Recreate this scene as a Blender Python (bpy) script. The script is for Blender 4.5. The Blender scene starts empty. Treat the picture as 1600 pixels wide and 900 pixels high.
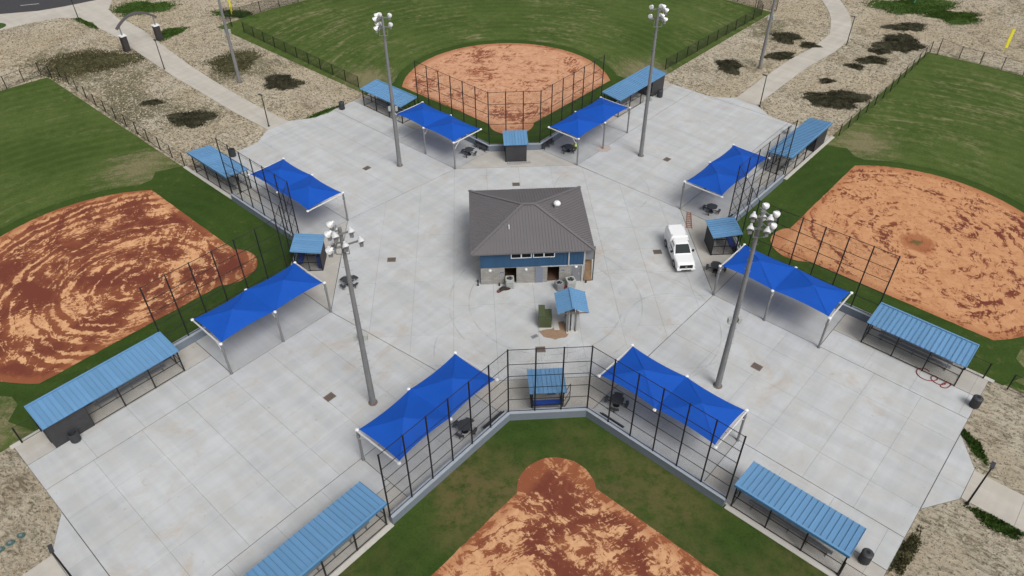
import bpy, bmesh, math, random
import numpy as np
from mathutils import Matrix, Vector
random.seed(7); RNG = np.random.default_rng(7)
scene = bpy.context.scene
COL = scene.collection
PI = math.pi; SQ = math.sqrt(0.5)

# ------------------------------------------------------------------ camera
cam_d = bpy.data.cameras.new('camera'); cam_d.sensor_width = 36.0
cam_d.lens = 36.0 * 1150.0 / 1600.0; cam_d.clip_start = 0.5; cam_d.clip_end = 6000
cam = bpy.data.objects.new('camera', cam_d); COL.objects.link(cam)
cam.matrix_world = (Matrix.Translation((-4.468, -60.548, 47.0)) @ Matrix.Rotation(math.radians(-3.05), 4, 'Z')
                    @ Matrix.Rotation(math.radians(90 - 40.3), 4, 'X') @ Matrix.Rotation(math.radians(-0.38), 4, 'Z'))
scene.camera = cam
# ------------------------------------------------------------------ overcast sky and sun
SUN_EL, SUN_AZ = math.radians(52), math.radians(150)       # azimuth clockwise from +Y: behind the camera, to its right
world = bpy.data.worlds.new('World'); scene.world = world; world.use_nodes = True
wn, wl = world.node_tree.nodes, world.node_tree.links
wn.clear()
sky = wn.new('ShaderNodeTexSky'); sky.sky_type = 'NISHITA'; sky.sun_disc = False
sky.sun_elevation = SUN_EL; sky.sun_rotation = SUN_AZ; sky.air_density = 1.0; sky.dust_density = 6.0; sky.ozone_density = 1.0
hs = wn.new('ShaderNodeHueSaturation'); hs.inputs['Saturation'].default_value = 0.28
bg = wn.new('ShaderNodeBackground'); bg.inputs['Strength'].default_value = 0.11
wo = wn.new('ShaderNodeOutputWorld')
wl.new(sky.outputs[0], hs.inputs['Color']); wl.new(hs.outputs[0], bg.inputs[0]); wl.new(bg.outputs[0], wo.inputs[0])
sun_d = bpy.data.lights.new('sun', 'SUN'); sun_d.energy = 1.5; sun_d.angle = math.radians(28); sun_d.color = (1.0, 0.965, 0.92)
sun = bpy.data.objects.new('sun', sun_d); COL.objects.link(sun)
sdir = Vector((math.sin(SUN_AZ) * math.cos(SUN_EL), math.cos(SUN_AZ) * math.cos(SUN_EL), math.sin(SUN_EL)))
sun.rotation_euler = sdir.to_track_quat('Z', 'Y').to_euler()
scene.view_settings.view_transform = 'Standard'; scene.view_settings.look = 'None'
scene.view_settings.exposure = 0.0; scene.view_settings.gamma = 1.0; scene.view_settings.use_curve_mapping = False

# ------------------------------------------------------------------ helpers
def tag(o, label, cat=None, group=None, kind=None):
    o['label'] = label
    if cat: o['category'] = cat
    if group: o['group'] = group
    if kind: o['kind'] = kind
    return o

def link(name, me, parent=None, loc=(0, 0, 0), rz=0.0, scale=None):
    o = bpy.data.objects.new(name, me); COL.objects.link(o)
    o.location = loc; o.rotation_euler = (0, 0, rz)
    if scale: o.scale = scale
    if parent is not None: o.parent = parent
    return o

def thing(name, loc, rz, label, cat, group=None):
    return tag(link(name, None, None, loc, rz), label, cat, group)

class MB:
    def __init__(s): s.v = []; s.f = []; s.uv = None
    def add(s, vs, fs):
        b = len(s.v); s.v += [tuple(p) for p in vs]; s.f += [tuple(i + b for i in f) for f in fs]; return s
    def box(s, x0, x1, y0, y1, z0, z1):
        return s.add([(x0,y0,z0),(x1,y0,z0),(x1,y1,z0),(x0,y1,z0),(x0,y0,z1),(x1,y0,z1),(x1,y1,z1),(x0,y1,z1)],
                     [(3,2,1,0),(4,5,6,7),(0,1,5,4),(1,2,6,5),(2,3,7,6),(3,0,4,7)])
    def bar(s, p, q, w, h=None):
        h = h or w; p = Vector(p); q = Vector(q); d = (q - p).normalized()
        up = Vector((0,0,1)) if abs(d.z) < 0.95 else Vector((0,1,0))
        a = d.cross(up).normalized() * (w/2); b = a.cross(d).normalized() * (h/2)
        vs = [c + x*a + y*b for c in (p, q) for x, y in ((-1,-1),(1,-1),(1,1),(-1,1))]
        return s.add(vs, [(0,1,2,3),(7,6,5,4),(0,4,5,1),(1,5,6,2),(2,6,7,3),(3,7,4,0)])
    def tube(s, p, q, r0, r1=None, n=8):
        r1 = r0 if r1 is None else r1; p = Vector(p); q = Vector(q); d = (q - p).normalized()
        up = Vector((0,0,1)) if abs(d.z) < 0.95 else Vector((0,1,0))
        a = d.cross(up).normalized(); b = a.cross(d).normalized()
        vs = [c + r*(a*math.cos(2*PI*i/n) + b*math.sin(2*PI*i/n)) for c, r in ((p, r0), (q, r1)) for i in range(n)]
        fs = [(i, i+n, (i+1) % n + n, (i+1) % n) for i in range(n)] + [tuple(range(n)), tuple(range(2*n-1, n-1, -1))]
        return s.add(vs, fs)
    def lathe(s, prof, n=16, c=(0,0,0), M=None):
        vs = []
        for r, z in prof:
            for i in range(n):
                p = Vector((r*math.cos(2*PI*i/n), r*math.sin(2*PI*i/n), z))
                vs.append((M @ p if M else p) + Vector(c))
        m = len(prof); fs = [(j*n+i, j*n+(i+1) % n, (j+1)*n+(i+1) % n, (j+1)*n+i) for j in range(m-1) for i in range(n)]
        fs += [tuple(range(n-1, -1, -1)), tuple((m-1)*n+i for i in range(n))]
        return s.add(vs, fs)
    def prism(s, poly, z0, z1):
        n = len(poly); vs = [(x, y, z0) for x, y in poly] + [(x, y, z1) for x, y in poly]
        fs = [tuple(range(n-1, -1, -1)), tuple(range(n, 2*n))] + [(i, (i+1) % n, (i+1) % n + n, i+n) for i in range(n)]
        return s.add(vs, fs)
    def mesh(s, name, mat=None, smooth=False):
        me = bpy.data.meshes.new(name); me.from_pydata(s.v, [], s.f); me.update()
        if mat: me.materials.append(mat)
        if smooth: me.polygons.foreach_set('use_smooth', [True]*len(me.polygons))
        return me
    def obj(s, name, mat, parent=None, loc=(0,0,0), rz=0.0, smooth=False):
        return link(name, s.mesh(name, mat, smooth), parent, loc, rz)

def quad_panel(name, pts, mat, parent):
    """a flat mesh panel p0 p1 p2 p3 with uv in metres"""
    me = bpy.data.meshes.new(name); me.from_pydata([tuple(p) for p in pts], [], [(0,1,2,3)]); me.materials.append(mat)
    uv = me.uv_layers.new(name='UVMap'); a = (Vector(pts[1]) - Vector(pts[0])).length; b = (Vector(pts[3]) - Vector(pts[0])).length
    for i, c in enumerate(((0,0),(a,0),(a,b),(0,b))): uv.data[i].uv = c
    return link(name, me, parent)

# ------------------------------------------------------------------ materials
def nt(name):
    m = bpy.data.materials.new(name); m.use_nodes = True
    return m, m.node_tree.nodes, m.node_tree.links, m.node_tree.nodes['Principled BSDF']

def rgb(r, g, b): return (r, g, b, 1.0)

class N:
    """tiny node-graph helper"""
    def __init__(s, name):
        s.m, s.n, s.l, s.b = nt(name)
    def pos(s, kind='object'):
        if kind == 'world': return s.n.new('ShaderNodeNewGeometry').outputs['Position']
        return s.n.new('ShaderNodeTexCoord').outputs['Object']
    def noise(s, vec, scale, detail=4, rough=0.6, dist=0.0, out='Fac', typ=None):
        t = s.n.new('ShaderNodeTexNoise'); s.l.new(vec, t.inputs['Vector'])
        t.inputs['Scale'].default_value = scale; t.inputs['Detail'].default_value = detail
        t.inputs['Roughness'].default_value = rough; t.inputs['Distortion'].default_value = dist
        return t.outputs[out]
    def vor(s, vec, scale, feat='F1', out='Distance', rand=1.0):
        t = s.n.new('ShaderNodeTexVoronoi'); t.feature = feat; s.l.new(vec, t.inputs['Vector'])
        t.inputs['Scale'].default_value = scale; t.inputs['Randomness'].default_value = rand; return t.outputs[out]
    def _rot(s, vec, rot):
        t = s.n.new('ShaderNodeMapping'); s.l.new(vec, t.inputs['Vector']); t.inputs['Rotation'].default_value = rot; return t.outputs[0]
    def map(s, vec, loc=(0,0,0), rot=(0,0,0), sc=(1,1,1)):
        if tuple(rot) != (0, 0, 0): vec = s._rot(vec, rot); rot = (0, 0, 0)
        t = s.n.new('ShaderNodeMapping'); s.l.new(vec, t.inputs['Vector'])
        t.inputs['Location'].default_value = loc; t.inputs['Rotation'].default_value = rot; t.inputs['Scale'].default_value = sc
        return t.outputs[0]
    def ma(s, op, a, b=None, clamp=False):
        t = s.n.new('ShaderNodeMath'); t.operation = op; t.use_clamp = clamp
        for i, x in enumerate((a, b)):
            if x is None: continue
            if isinstance(x, (int, float)): t.inputs[i].default_value = x
            else: s.l.new(x, t.inputs[i])
        return t.outputs[0]
    def vm(s, op, a, b=None):
        t = s.n.new('ShaderNodeVectorMath'); t.operation = op
        for i, x in enumerate((a, b)):
            if x is None: continue
            if isinstance(x, (tuple, list)): t.inputs[i].default_value = x
            else: s.l.new(x, t.inputs[i])
        return t.outputs['Value'] if op in ('LENGTH', 'DOT_PRODUCT', 'DISTANCE') else t.outputs[0]
    def sep(s, v):
        t = s.n.new('ShaderNodeSeparateXYZ'); s.l.new(v, t.inputs[0]); return t.outputs
    def comb(s, x, y, z=0.0):
        t = s.n.new('ShaderNodeCombineXYZ')
        for i, a in enumerate((x, y, z)):
            if isinstance(a, (int, float)): t.inputs[i].default_value = a
            else: s.l.new(a, t.inputs[i])
        return t.outputs[0]
    def ss(s, x, a, b):
        t = s.n.new('ShaderNodeMapRange'); t.interpolation_type = 'SMOOTHSTEP'; s.l.new(x, t.inputs[0])
        t.inputs[1].default_value = a; t.inputs[2].default_value = b; return t.outputs[0]
    def mix(s, f, a, b, mode='MIX'):
        t = s.n.new('ShaderNodeMix'); t.data_type = 'RGBA'; t.blend_type = mode
        for k, x in ((0, f), (6, a), (7, b)):
            if isinstance(x, (int, float)): t.inputs[k].default_value = x
            elif isinstance(x, (tuple, list)): t.inputs[k].default_value = rgb(*x[:3])
            else: s.l.new(x, t.inputs[k])
        return t.outputs[2]
    def col(s, c): s.l.new(c, s.b.inputs['Base Color'])
    def bump(s, h, strength=0.3, dist=0.05):
        t = s.n.new('ShaderNodeBump'); t.inputs['Strength'].default_value = strength; t.inputs['Distance'].default_value = dist
        s.l.new(h, t.inputs['Height']); s.l.new(t.outputs[0], s.b.inputs['Normal'])
    def rough(s, r): s.b.inputs['Roughness'].default_value = r
    def rnd(s): return s.n.new('ShaderNodeObjectInfo').outputs['Random']

def simple(name, c, rough=0.6, metal=0.0, var=0.12, scale=3.0, spec=0.4):
    g = N(name); p = g.pos('world'); f = g.noise(p, scale, 5, 0.65)
    g.col(g.mix(f, tuple(x*(1-var) for x in c), tuple(min(1, x*(1+var)) for x in c)))
    g.rough(rough); g.b.inputs['Metallic'].default_value = metal; g.b.inputs['Specular IOR Level'].default_value = spec
    return g.m

M = {}
M['black'] = simple('black_coated_steel', (0.012, 0.012, 0.013), 0.45)
M['galv'] = simple('galvanised_steel', (0.22, 0.225, 0.23), 0.55, 0.2, 0.2)
M['pale_galv'] = simple('pale_galvanised_beam', (0.62, 0.63, 0.64), 0.45, 0.2)
M['white'] = simple('white_paint', (0.80, 0.81, 0.82), 0.35, 0, 0.03)
M['truck_white'] = simple('truck_white_paint', (0.82, 0.83, 0.84), 0.22, 0, 0.02)
M['charcoal'] = simple('charcoal_coating', (0.045, 0.048, 0.053), 0.55)
M['dark_wall'] = simple('dark_grey_block', (0.05, 0.05, 0.055), 0.8, 0, 0.25, 6)
M['grey_wall'] = simple('blue_grey_painted_wall', (0.17, 0.20, 0.24), 0.8, 0, 0.18, 1.5)
M['wall_cap'] = simple('pale_wall_cap', (0.34, 0.38, 0.43), 0.8, 0, 0.15, 2)
M['kerb'] = simple('pale_kerb_concrete', (0.52, 0.50, 0.46), 0.85, 0, 0.15, 2)
M['bench'] = simple('grey_bench', (0.20, 0.21, 0.23), 0.5)
M['tyre'] = simple('tyre_rubber', (0.015, 0.015, 0.016), 0.8)
M['rim'] = simple('steel_wheel', (0.35, 0.35, 0.36), 0.35, 0.7)
M['glass'] = simple('dark_glass', (0.010, 0.017, 0.021), 0.3, 0, 0.1, 3, 0.06)
M['reflector'] = simple('floodlight_shell', (0.78, 0.79, 0.80), 0.3, 0.2, 0.04)
M['lens'] = simple('floodlight_lens', (0.5, 0.52, 0.55), 0.12, 0.3)
M['pole'] = simple('weathered_pole', (0.20, 0.205, 0.21), 0.7, 0.1, 0.28, 1.2)
M['green'] = simple('transformer_green', (0.075, 0.095, 0.045), 0.5)
M['rust'] = simple('rusty_iron', (0.17, 0.13, 0.11), 0.85, 0, 0.3, 8)
M['hose'] = simple('red_hose', (0.22, 0.03, 0.03), 0.6)
M['yellow'] = simple('yellow_paint', (0.72, 0.66, 0.05), 0.5)
M['teal'] = simple('teal_paint', (0.05, 0.45, 0.38), 0.5)
M['orange'] = simple('orange_fibreglass', (0.36, 0.16, 0.10), 0.6)
M['alu'] = simple('aluminium', (0.62, 0.63, 0.65), 0.35, 0.6)
M['blue_item'] = simple('blue_panel', (0.02, 0.06, 0.30), 0.5)
M['block'] = None
M['skin'] = simple('skin', (0.28, 0.15, 0.10), 0.6)
M['hivis'] = simple('hi_vis_cloth', (0.50, 0.80, 0.08), 0.7)
M['trousers'] = simple('dark_trousers', (0.05, 0.05, 0.05), 0.8)
M['hair'] = simple('dark_hair', (0.015, 0.012, 0.01), 0.6)
M['plywood'] = simple('plywood_board', (0.33, 0.20, 0.10), 0.8, 0, 0.3, 4)
M['door'] = simple('blue_grey_door', (0.20, 0.22, 0.28), 0.5)
M['ac'] = simple('condenser_casing', (0.42, 0.44, 0.42), 0.5, 0.1)
M['cream'] = simple('cream_switchgear', (0.42, 0.43, 0.42), 0.5)
M['asphalt'] = simple('asphalt', (0.05, 0.05, 0.055), 0.9, 0, 0.3, 2)
M['arch'] = simple('arch_steel', (0.13, 0.12, 0.13), 0.5, 0.2)
M['board'] = simple('stained_board', (0.22, 0.145, 0.085), 0.9, 0, 0.6, 3)
M['rust_red'] = simple('dull_red_cloth', (0.16, 0.05, 0.045), 0.9)
M['dark_cloth'] = simple('dark_cloth', (0.035, 0.025, 0.022), 0.9)
M['valve'] = simple('faded_teal_plastic', (0.06, 0.13, 0.12), 0.6)
M['patch'] = simple('pinkish_repair_mortar', (0.44, 0.37, 0.33), 0.9, 0, 0.15, 4)
M['dim_floor'] = simple('shade_darkened_floor', (0.11, 0.065, 0.04), 0.9, 0, 0.5, 5)  # debris-brown floor, darkened in colour for the shade inside the doorways
M['line'] = simple('road_line', (0.75, 0.75, 0.73), 0.7)

def roof_mat(name, c, rough=0.42, sc=0.6):
    g = N(name); p = g.pos('world'); f = g.noise(p, sc, 5, 0.6); r = g.rnd()
    a = g.mix(f, tuple(x*0.9 for x in c), tuple(x*1.1 for x in c))
    v = g.ma('ADD', g.ma('MULTIPLY', r, 0.12), 0.94)
    g.col(g.mix(1.0, a, g.comb(v, v, v), 'MULTIPLY')); g.rough(rough); return g.m
M['roof_blue'] = roof_mat('blue_roof_steel', (0.130, 0.285, 0.485))
M['fascia_blue'] = simple('blue_fascia', (0.055, 0.19, 0.38), 0.4)
M['roof_grey'] = roof_mat('grey_roof_steel', (0.135, 0.128, 0.135), 0.5, 0.35)
M['ridge_grey'] = simple('grey_ridge_cap', (0.155, 0.148, 0.155), 0.45)
M['siding'] = roof_mat('blue_siding', (0.022, 0.078, 0.165), 0.55)
M['trim'] = simple('grey_trim', (0.42, 0.43, 0.44), 0.5)

def fabric():
    g = N('blue_shade_fabric'); p = g.pos('object'); n1 = g.noise(p, 0.7, 4, 0.6); n2 = g.noise(g.map(p, sc=(1, 8, 1)), 2.5, 3)
    c = g.mix(n1, (0.006, 0.078, 0.44), (0.010, 0.105, 0.54)); g.col(c); g.rough(0.65)
    g.bump(n2, 0.15, 0.03)
    g.b.inputs['Specular IOR Level'].default_value = 0.25
    # knitted cloth lets some light through
    tr = g.n.new('ShaderNodeBsdfTranslucent'); tr.inputs[0].default_value = rgb(0.01, 0.10, 0.5)
    mx = g.n.new('ShaderNodeMixShader'); mx.inputs[0].default_value = 0.15
    out = g.n['Material Output']; g.l.new(g.b.outputs[0], mx.inputs[1]); g.l.new(tr.outputs[0], mx.inputs[2]); g.l.new(mx.outputs[0], out.inputs[0])
    return g.m
M['fabric'] = fabric()

def chainlink(name, cover, pitch=0.06):
    g = N(name); uv = g.n.new('ShaderNodeTexCoord').outputs['UV']; x, y, _ = g.sep(uv)
    w = 1 - math.sqrt(1 - cover)
    a = g.ma('LESS_THAN', g.ma('FRACT', g.ma('DIVIDE', g.ma('ADD', x, y), pitch)), w)
    b = g.ma('LESS_THAN', g.ma('FRACT', g.ma('ADD', g.ma('DIVIDE', g.ma('SUBTRACT', x, y), pitch), 50.0)), w)
    f = g.ma('MAXIMUM', a, b)
    g.b.inputs['Base Color'].default_value = rgb(0.012, 0.012, 0.013); g.rough(0.5)
    tp = g.n.new('ShaderNodeBsdfTransparent'); mx = g.n.new('ShaderNodeMixShader'); out = g.n['Material Output']
    g.l.new(f, mx.inputs[0]); g.l.new(tp.outputs[0], mx.inputs[1]); g.l.new(g.b.outputs[0], mx.inputs[2]); g.l.new(mx.outputs[0], out.inputs[0])
    return g.m
M['mesh'] = chainlink('black_chain_link', 0.09)
M['mesh_dense'] = chainlink('dense_black_mesh', 0.34)

def block_mat(name, c, bw=0.4, bh=0.2):
    g = N(name); p = g.pos('object'); x, y, z = g.sep(p)
    t = g.n.new('ShaderNodeTexBrick'); g.l.new(g.comb(g.ma('ADD', x, y), z, 0), t.inputs['Vector'])
    t.inputs['Scale'].default_value = 1.0; t.inputs['Brick Width'].default_value = bw; t.inputs['Row Height'].default_value = bh
    t.inputs['Mortar Size'].default_value = 0.012
    t.inputs['Color1'].default_value = rgb(*c); t.inputs['Color2'].default_value = rgb(*[k*1.18 for k in c]); t.inputs['Mortar'].default_value = rgb(*[k*0.75 for k in c])
    n = g.noise(p, 1.2, 5, 0.65); g.col(g.mix(g.ss(n, 0.35, 0.75), t.outputs['Color'], g.mix(1.0, t.outputs['Color'], (0.78, 0.76, 0.73), 'MULTIPLY')))
    g.bump(t.outputs['Fac'], -0.3, 0.01); g.rough(0.85); return g.m
M['block'] = block_mat('grey_concrete_block', (0.30, 0.295, 0.28))
M['dark_block'] = block_mat('dark_brick', (0.045, 0.045, 0.05), 0.3, 0.1)
M['brown_brick'] = block_mat('dark_brown_brick', (0.045, 0.04, 0.042), 0.25, 0.09)

def concrete(name, base, sand=0.35, tone=1.0, rot=0.785):
    g = N(name); p = g.pos('world'); r = g.rnd()
    n1 = g.noise(p, 0.10, 5, 0.6); n2 = g.noise(p, 1.3, 7, 0.72); n4 = g.noise(p, 0.20, 8, 0.72, 0.8); n5 = g.noise(p, 0.45, 6, 0.65, 0.4)
    v = g.ma('ADD', g.ma('MULTIPLY', r, 0.055), 0.97 * tone)
    # finishing bands: screed and broom passes laid in two directions
    for rr, sc, k in ((rot, (0.10, 0.75, 1), 0.10), (rot + PI/2, (0.14, 0.9, 1), 0.085)):
        q = g.noise(g.map(p, rot=(0, 0, rr), sc=sc), 1.0, 3, 0.55)
        v = g.ma('ADD', v, g.ma('MULTIPLY', g.ma('SUBTRACT', g.ss(q, 0.36, 0.64), 0.5), k))
    v = g.ma('ADD', v, g.ma('MULTIPLY', g.ma('SUBTRACT', n2, 0.5), 0.16))
    v = g.ma('ADD', v, g.ma('MULTIPLY', g.ma('SUBTRACT', n1, 0.5), 0.26))
    c = g.mix(1.0, base, g.comb(v, v, v), 'MULTIPLY')
    c = g.mix(g.ma('MULTIPLY', g.ss(n5, 0.42, 0.70), 0.60), c, tuple(k*f for k, f in zip(base, (0.97, 0.93, 0.86))))
    c = g.mix(g.ma('MULTIPLY', g.ss(n4, 0.55, 0.74), sand), c, (0.43, 0.33, 0.235))
    c = g.mix(g.ma('MULTIPLY', g.ss(g.noise(g.map(p, loc=(5, 9, 0)), 0.35, 8, 0.8, 1.5), 0.62, 0.70), sand*0.9), c, (0.36, 0.25, 0.16))
    spots = g.ma('MULTIPLY', g.ss(g.noise(p, 2.2, 3, 0.5), 0.69, 0.77), 0.35)
    c = g.mix(spots, c, (0.18, 0.165, 0.15))
    g.col(c); g.rough(0.8); g.bump(g.noise(p, 14, 3), 0.12, 0.01); g.b.inputs['Specular IOR Level'].default_value = 0.3
    return g
def ring_marks(g, rings):
    """curved tyre scuffs with a shape of their own"""
    p = g.pos('world'); src = g.b.inputs['Base Color'].links[0].from_socket; f = None
    nz = g.ss(g.noise(p, 0.5, 4), 0.40, 0.62)
    for (cx, cy, R, w) in rings:
        d = g.vm('DISTANCE', g.vm('MULTIPLY', p, (1, 1, 0)), (cx, cy, 0))
        k = g.ss(g.ma('ABSOLUTE', g.ma('SUBTRACT', d, R)), w, w * 0.3); f = k if f is None else g.ma('MAXIMUM', f, k)
    g.col(g.mix(g.ma('MULTIPLY', g.ma('MULTIPLY', f, nz), 0.30), src, (0.14, 0.13, 0.13)))
gc = concrete('pale_concrete', (0.475, 0.490, 0.500), 0.55)
ring_marks(gc, [(1.6, -7.2, 7.4, 0.09), (1.6, -7.2, 9.3, 0.09), (9.5, -11.0, 8.0, 0.08), (-3.0, -13.5, 6.0, 0.08), (10.0, 12.0, 5.5, 0.08), (13.5, -12, 5.0, 0.07)])
M['concrete'] = gc.m
M['concrete_tan'] = concrete('tan_concrete', (0.43, 0.415, 0.385), 0.40).m
M['concrete_grey'] = concrete('grey_concrete', (0.40, 0.41, 0.41), 0.30).m
M['path'] = concrete('path_concrete', (0.47, 0.445, 0.40), 0.50).m
M['joint'] = simple('joint_filler', (0.085, 0.08, 0.075), 0.95, 0, 0.2)

def sand_mat():
    g = N('sandy_ground'); p = g.pos('world')
    big = g.noise(p, 0.05, 6, 0.62, 1.0); mid = g.noise(p, 0.22, 7, 0.70, 0.9); fine = g.noise(g.map(p, rot=(0, 0, 0.7), sc=(0.8, 1.9, 1)), 1.5, 7, 0.78, 0.7); grit = g.noise(p, 3.6, 6, 0.8)
    c = g.mix(g.ss(big, 0.35, 0.65), (0.55, 0.465, 0.335), (0.67, 0.60, 0.475))
    c = g.mix(g.ma('MULTIPLY', g.ss(mid, 0.50, 0.68), 0.55), c, (0.40, 0.31, 0.205))
    gate = g.ss(g.ma('ADD', g.ma('MULTIPLY', mid, 0.5), g.ma('MULTIPLY', big, 0.5)), 0.36, 0.60)
    c = g.mix(g.ma('MULTIPLY', g.ss(g.ma('ADD', fine, g.ma('MULTIPLY', g.ma('SUBTRACT', gate, 0.5), 0.14)), 0.49, 0.66), 0.70), c, (0.15, 0.125, 0.078))  # dark mottles: straw plus the shade among it, put into the colour
    c = g.mix(g.ma('MULTIPLY', g.ss(grit, 0.525, 0.62), 0.72), c, (0.095, 0.08, 0.052))
    olive = g.noise(g.map(p, loc=(31, 7, 0)), 0.075, 7, 0.72, 0.8)
    flat = g.vm('MULTIPLY', p, (1, 1, 0))
    for (rx_, ry_, R_) in ((-59, 45, 17), (-66, 54, 12), (-38, 52, 11), (-47, 34, 9), (46, 60, 9), (42, 47, 8)):
        olive = g.ma('ADD', olive, g.ma('MULTIPLY', g.ss(g.vm('DISTANCE', flat, (rx_, ry_, 0)), R_, R_*0.2), 0.115))
    c = g.mix(g.ma('MULTIPLY', g.ss(g.ma('ADD', olive, g.ma('MULTIPLY', g.ma('SUBTRACT', fine, 0.5), 0.35)), 0.53, 0.68), 0.70), c, (0.095, 0.095, 0.038))
    g.col(c); g.rough(0.95); g.b.inputs['Specular IOR Level'].default_value = 0.15
    h = g.ma('ADD', g.ma('MULTIPLY', fine, 1.0), g.ma('MULTIPLY', grit, 0.4)); g.bump(h, 1.0, 0.35)
    return g.m
M['sand'] = sand_mat()

def grass_mat(name, dark, light, sandc, amount, streak=0.5, ring=(0, 19.2), wear=None):
    g = N(name); p = g.pos('object'); x, y, _ = g.sep(p)
    d = g.vm('DISTANCE', g.vm('MULTIPLY', p, (1, 1, 0)), (ring[0], ring[1], 0)); th = g.ma('ARCTAN2', g.ma('SUBTRACT', y, ring[1]), x)
    n1 = g.noise(p, 0.10, 5, 0.6); n2 = g.noise(p, 0.9, 6, 0.75); n3 = g.noise(p, 5.0, 6, 0.85)
    pol = g.comb(g.ma('MULTIPLY', d, 0.9), g.ma('MULTIPLY', th, 3.5), 0); sn = g.noise(pol, 1.0, 6, 0.7, 0.3)
    c = g.mix(g.ss(g.ma('ADD', g.ma('MULTIPLY', n1, 0.6), g.ma('MULTIPLY', n2, 0.4)), 0.36, 0.64), dark, light)
    band = g.ma('SINE', g.ma('MULTIPLY', d, 3.3))
    c = g.mix(g.ma('MULTIPLY', g.ss(band, -0.4, 0.9), 0.20), c, tuple(k*1.25 for k in light))
    c = g.mix(g.ma('MULTIPLY', g.ss(n3, 0.47, 0.62), 0.50), c, tuple(k*0.55 for k in dark))
    if amount > 0:
        f = g.ss(g.ma('ADD', g.ma('MULTIPLY', sn, streak), g.ma('MULTIPLY', n2, 1 - streak)), 0.60 - 0.10*amount, 0.74 - 0.06*amount)
        f = g.ma('MULTIPLY', f, g.ss(g.noise(g.map(p, loc=(9, 4, 0)), 0.07, 3, 0.5), 0.38, 0.60))
        c = g.mix(g.ma('MULTIPLY', f, 0.6), c, sandc)
    if wear:
        for (wx, wy, R) in wear:
            dd = g.vm('DISTANCE', g.vm('MULTIPLY', p, (1, 1, 0)), (wx, wy, 0))
            q = g.ma('ADD', g.ma('DIVIDE', dd, R), g.ma('MULTIPLY', g.ma('SUBTRACT', g.ma('ADD', g.ma('MULTIPLY', sn, 0.6), g.ma('MULTIPLY', n2, 0.5)), 0.55), 5.0))
            c = g.mix(g.ma('MULTIPLY', g.ss(q, 1.1, 0.1), 0.62), c, g.mix(g.ss(n3, 0.42, 0.6), sandc, tuple(k*0.5 for k in sandc)))
    g.col(c); g.rough(0.9); g.b.inputs['Specular IOR Level'].default_value = 0.15
    g.bump(g.ma('ADD', n3, n2), 0.6, 0.08)
    return g.m

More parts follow.
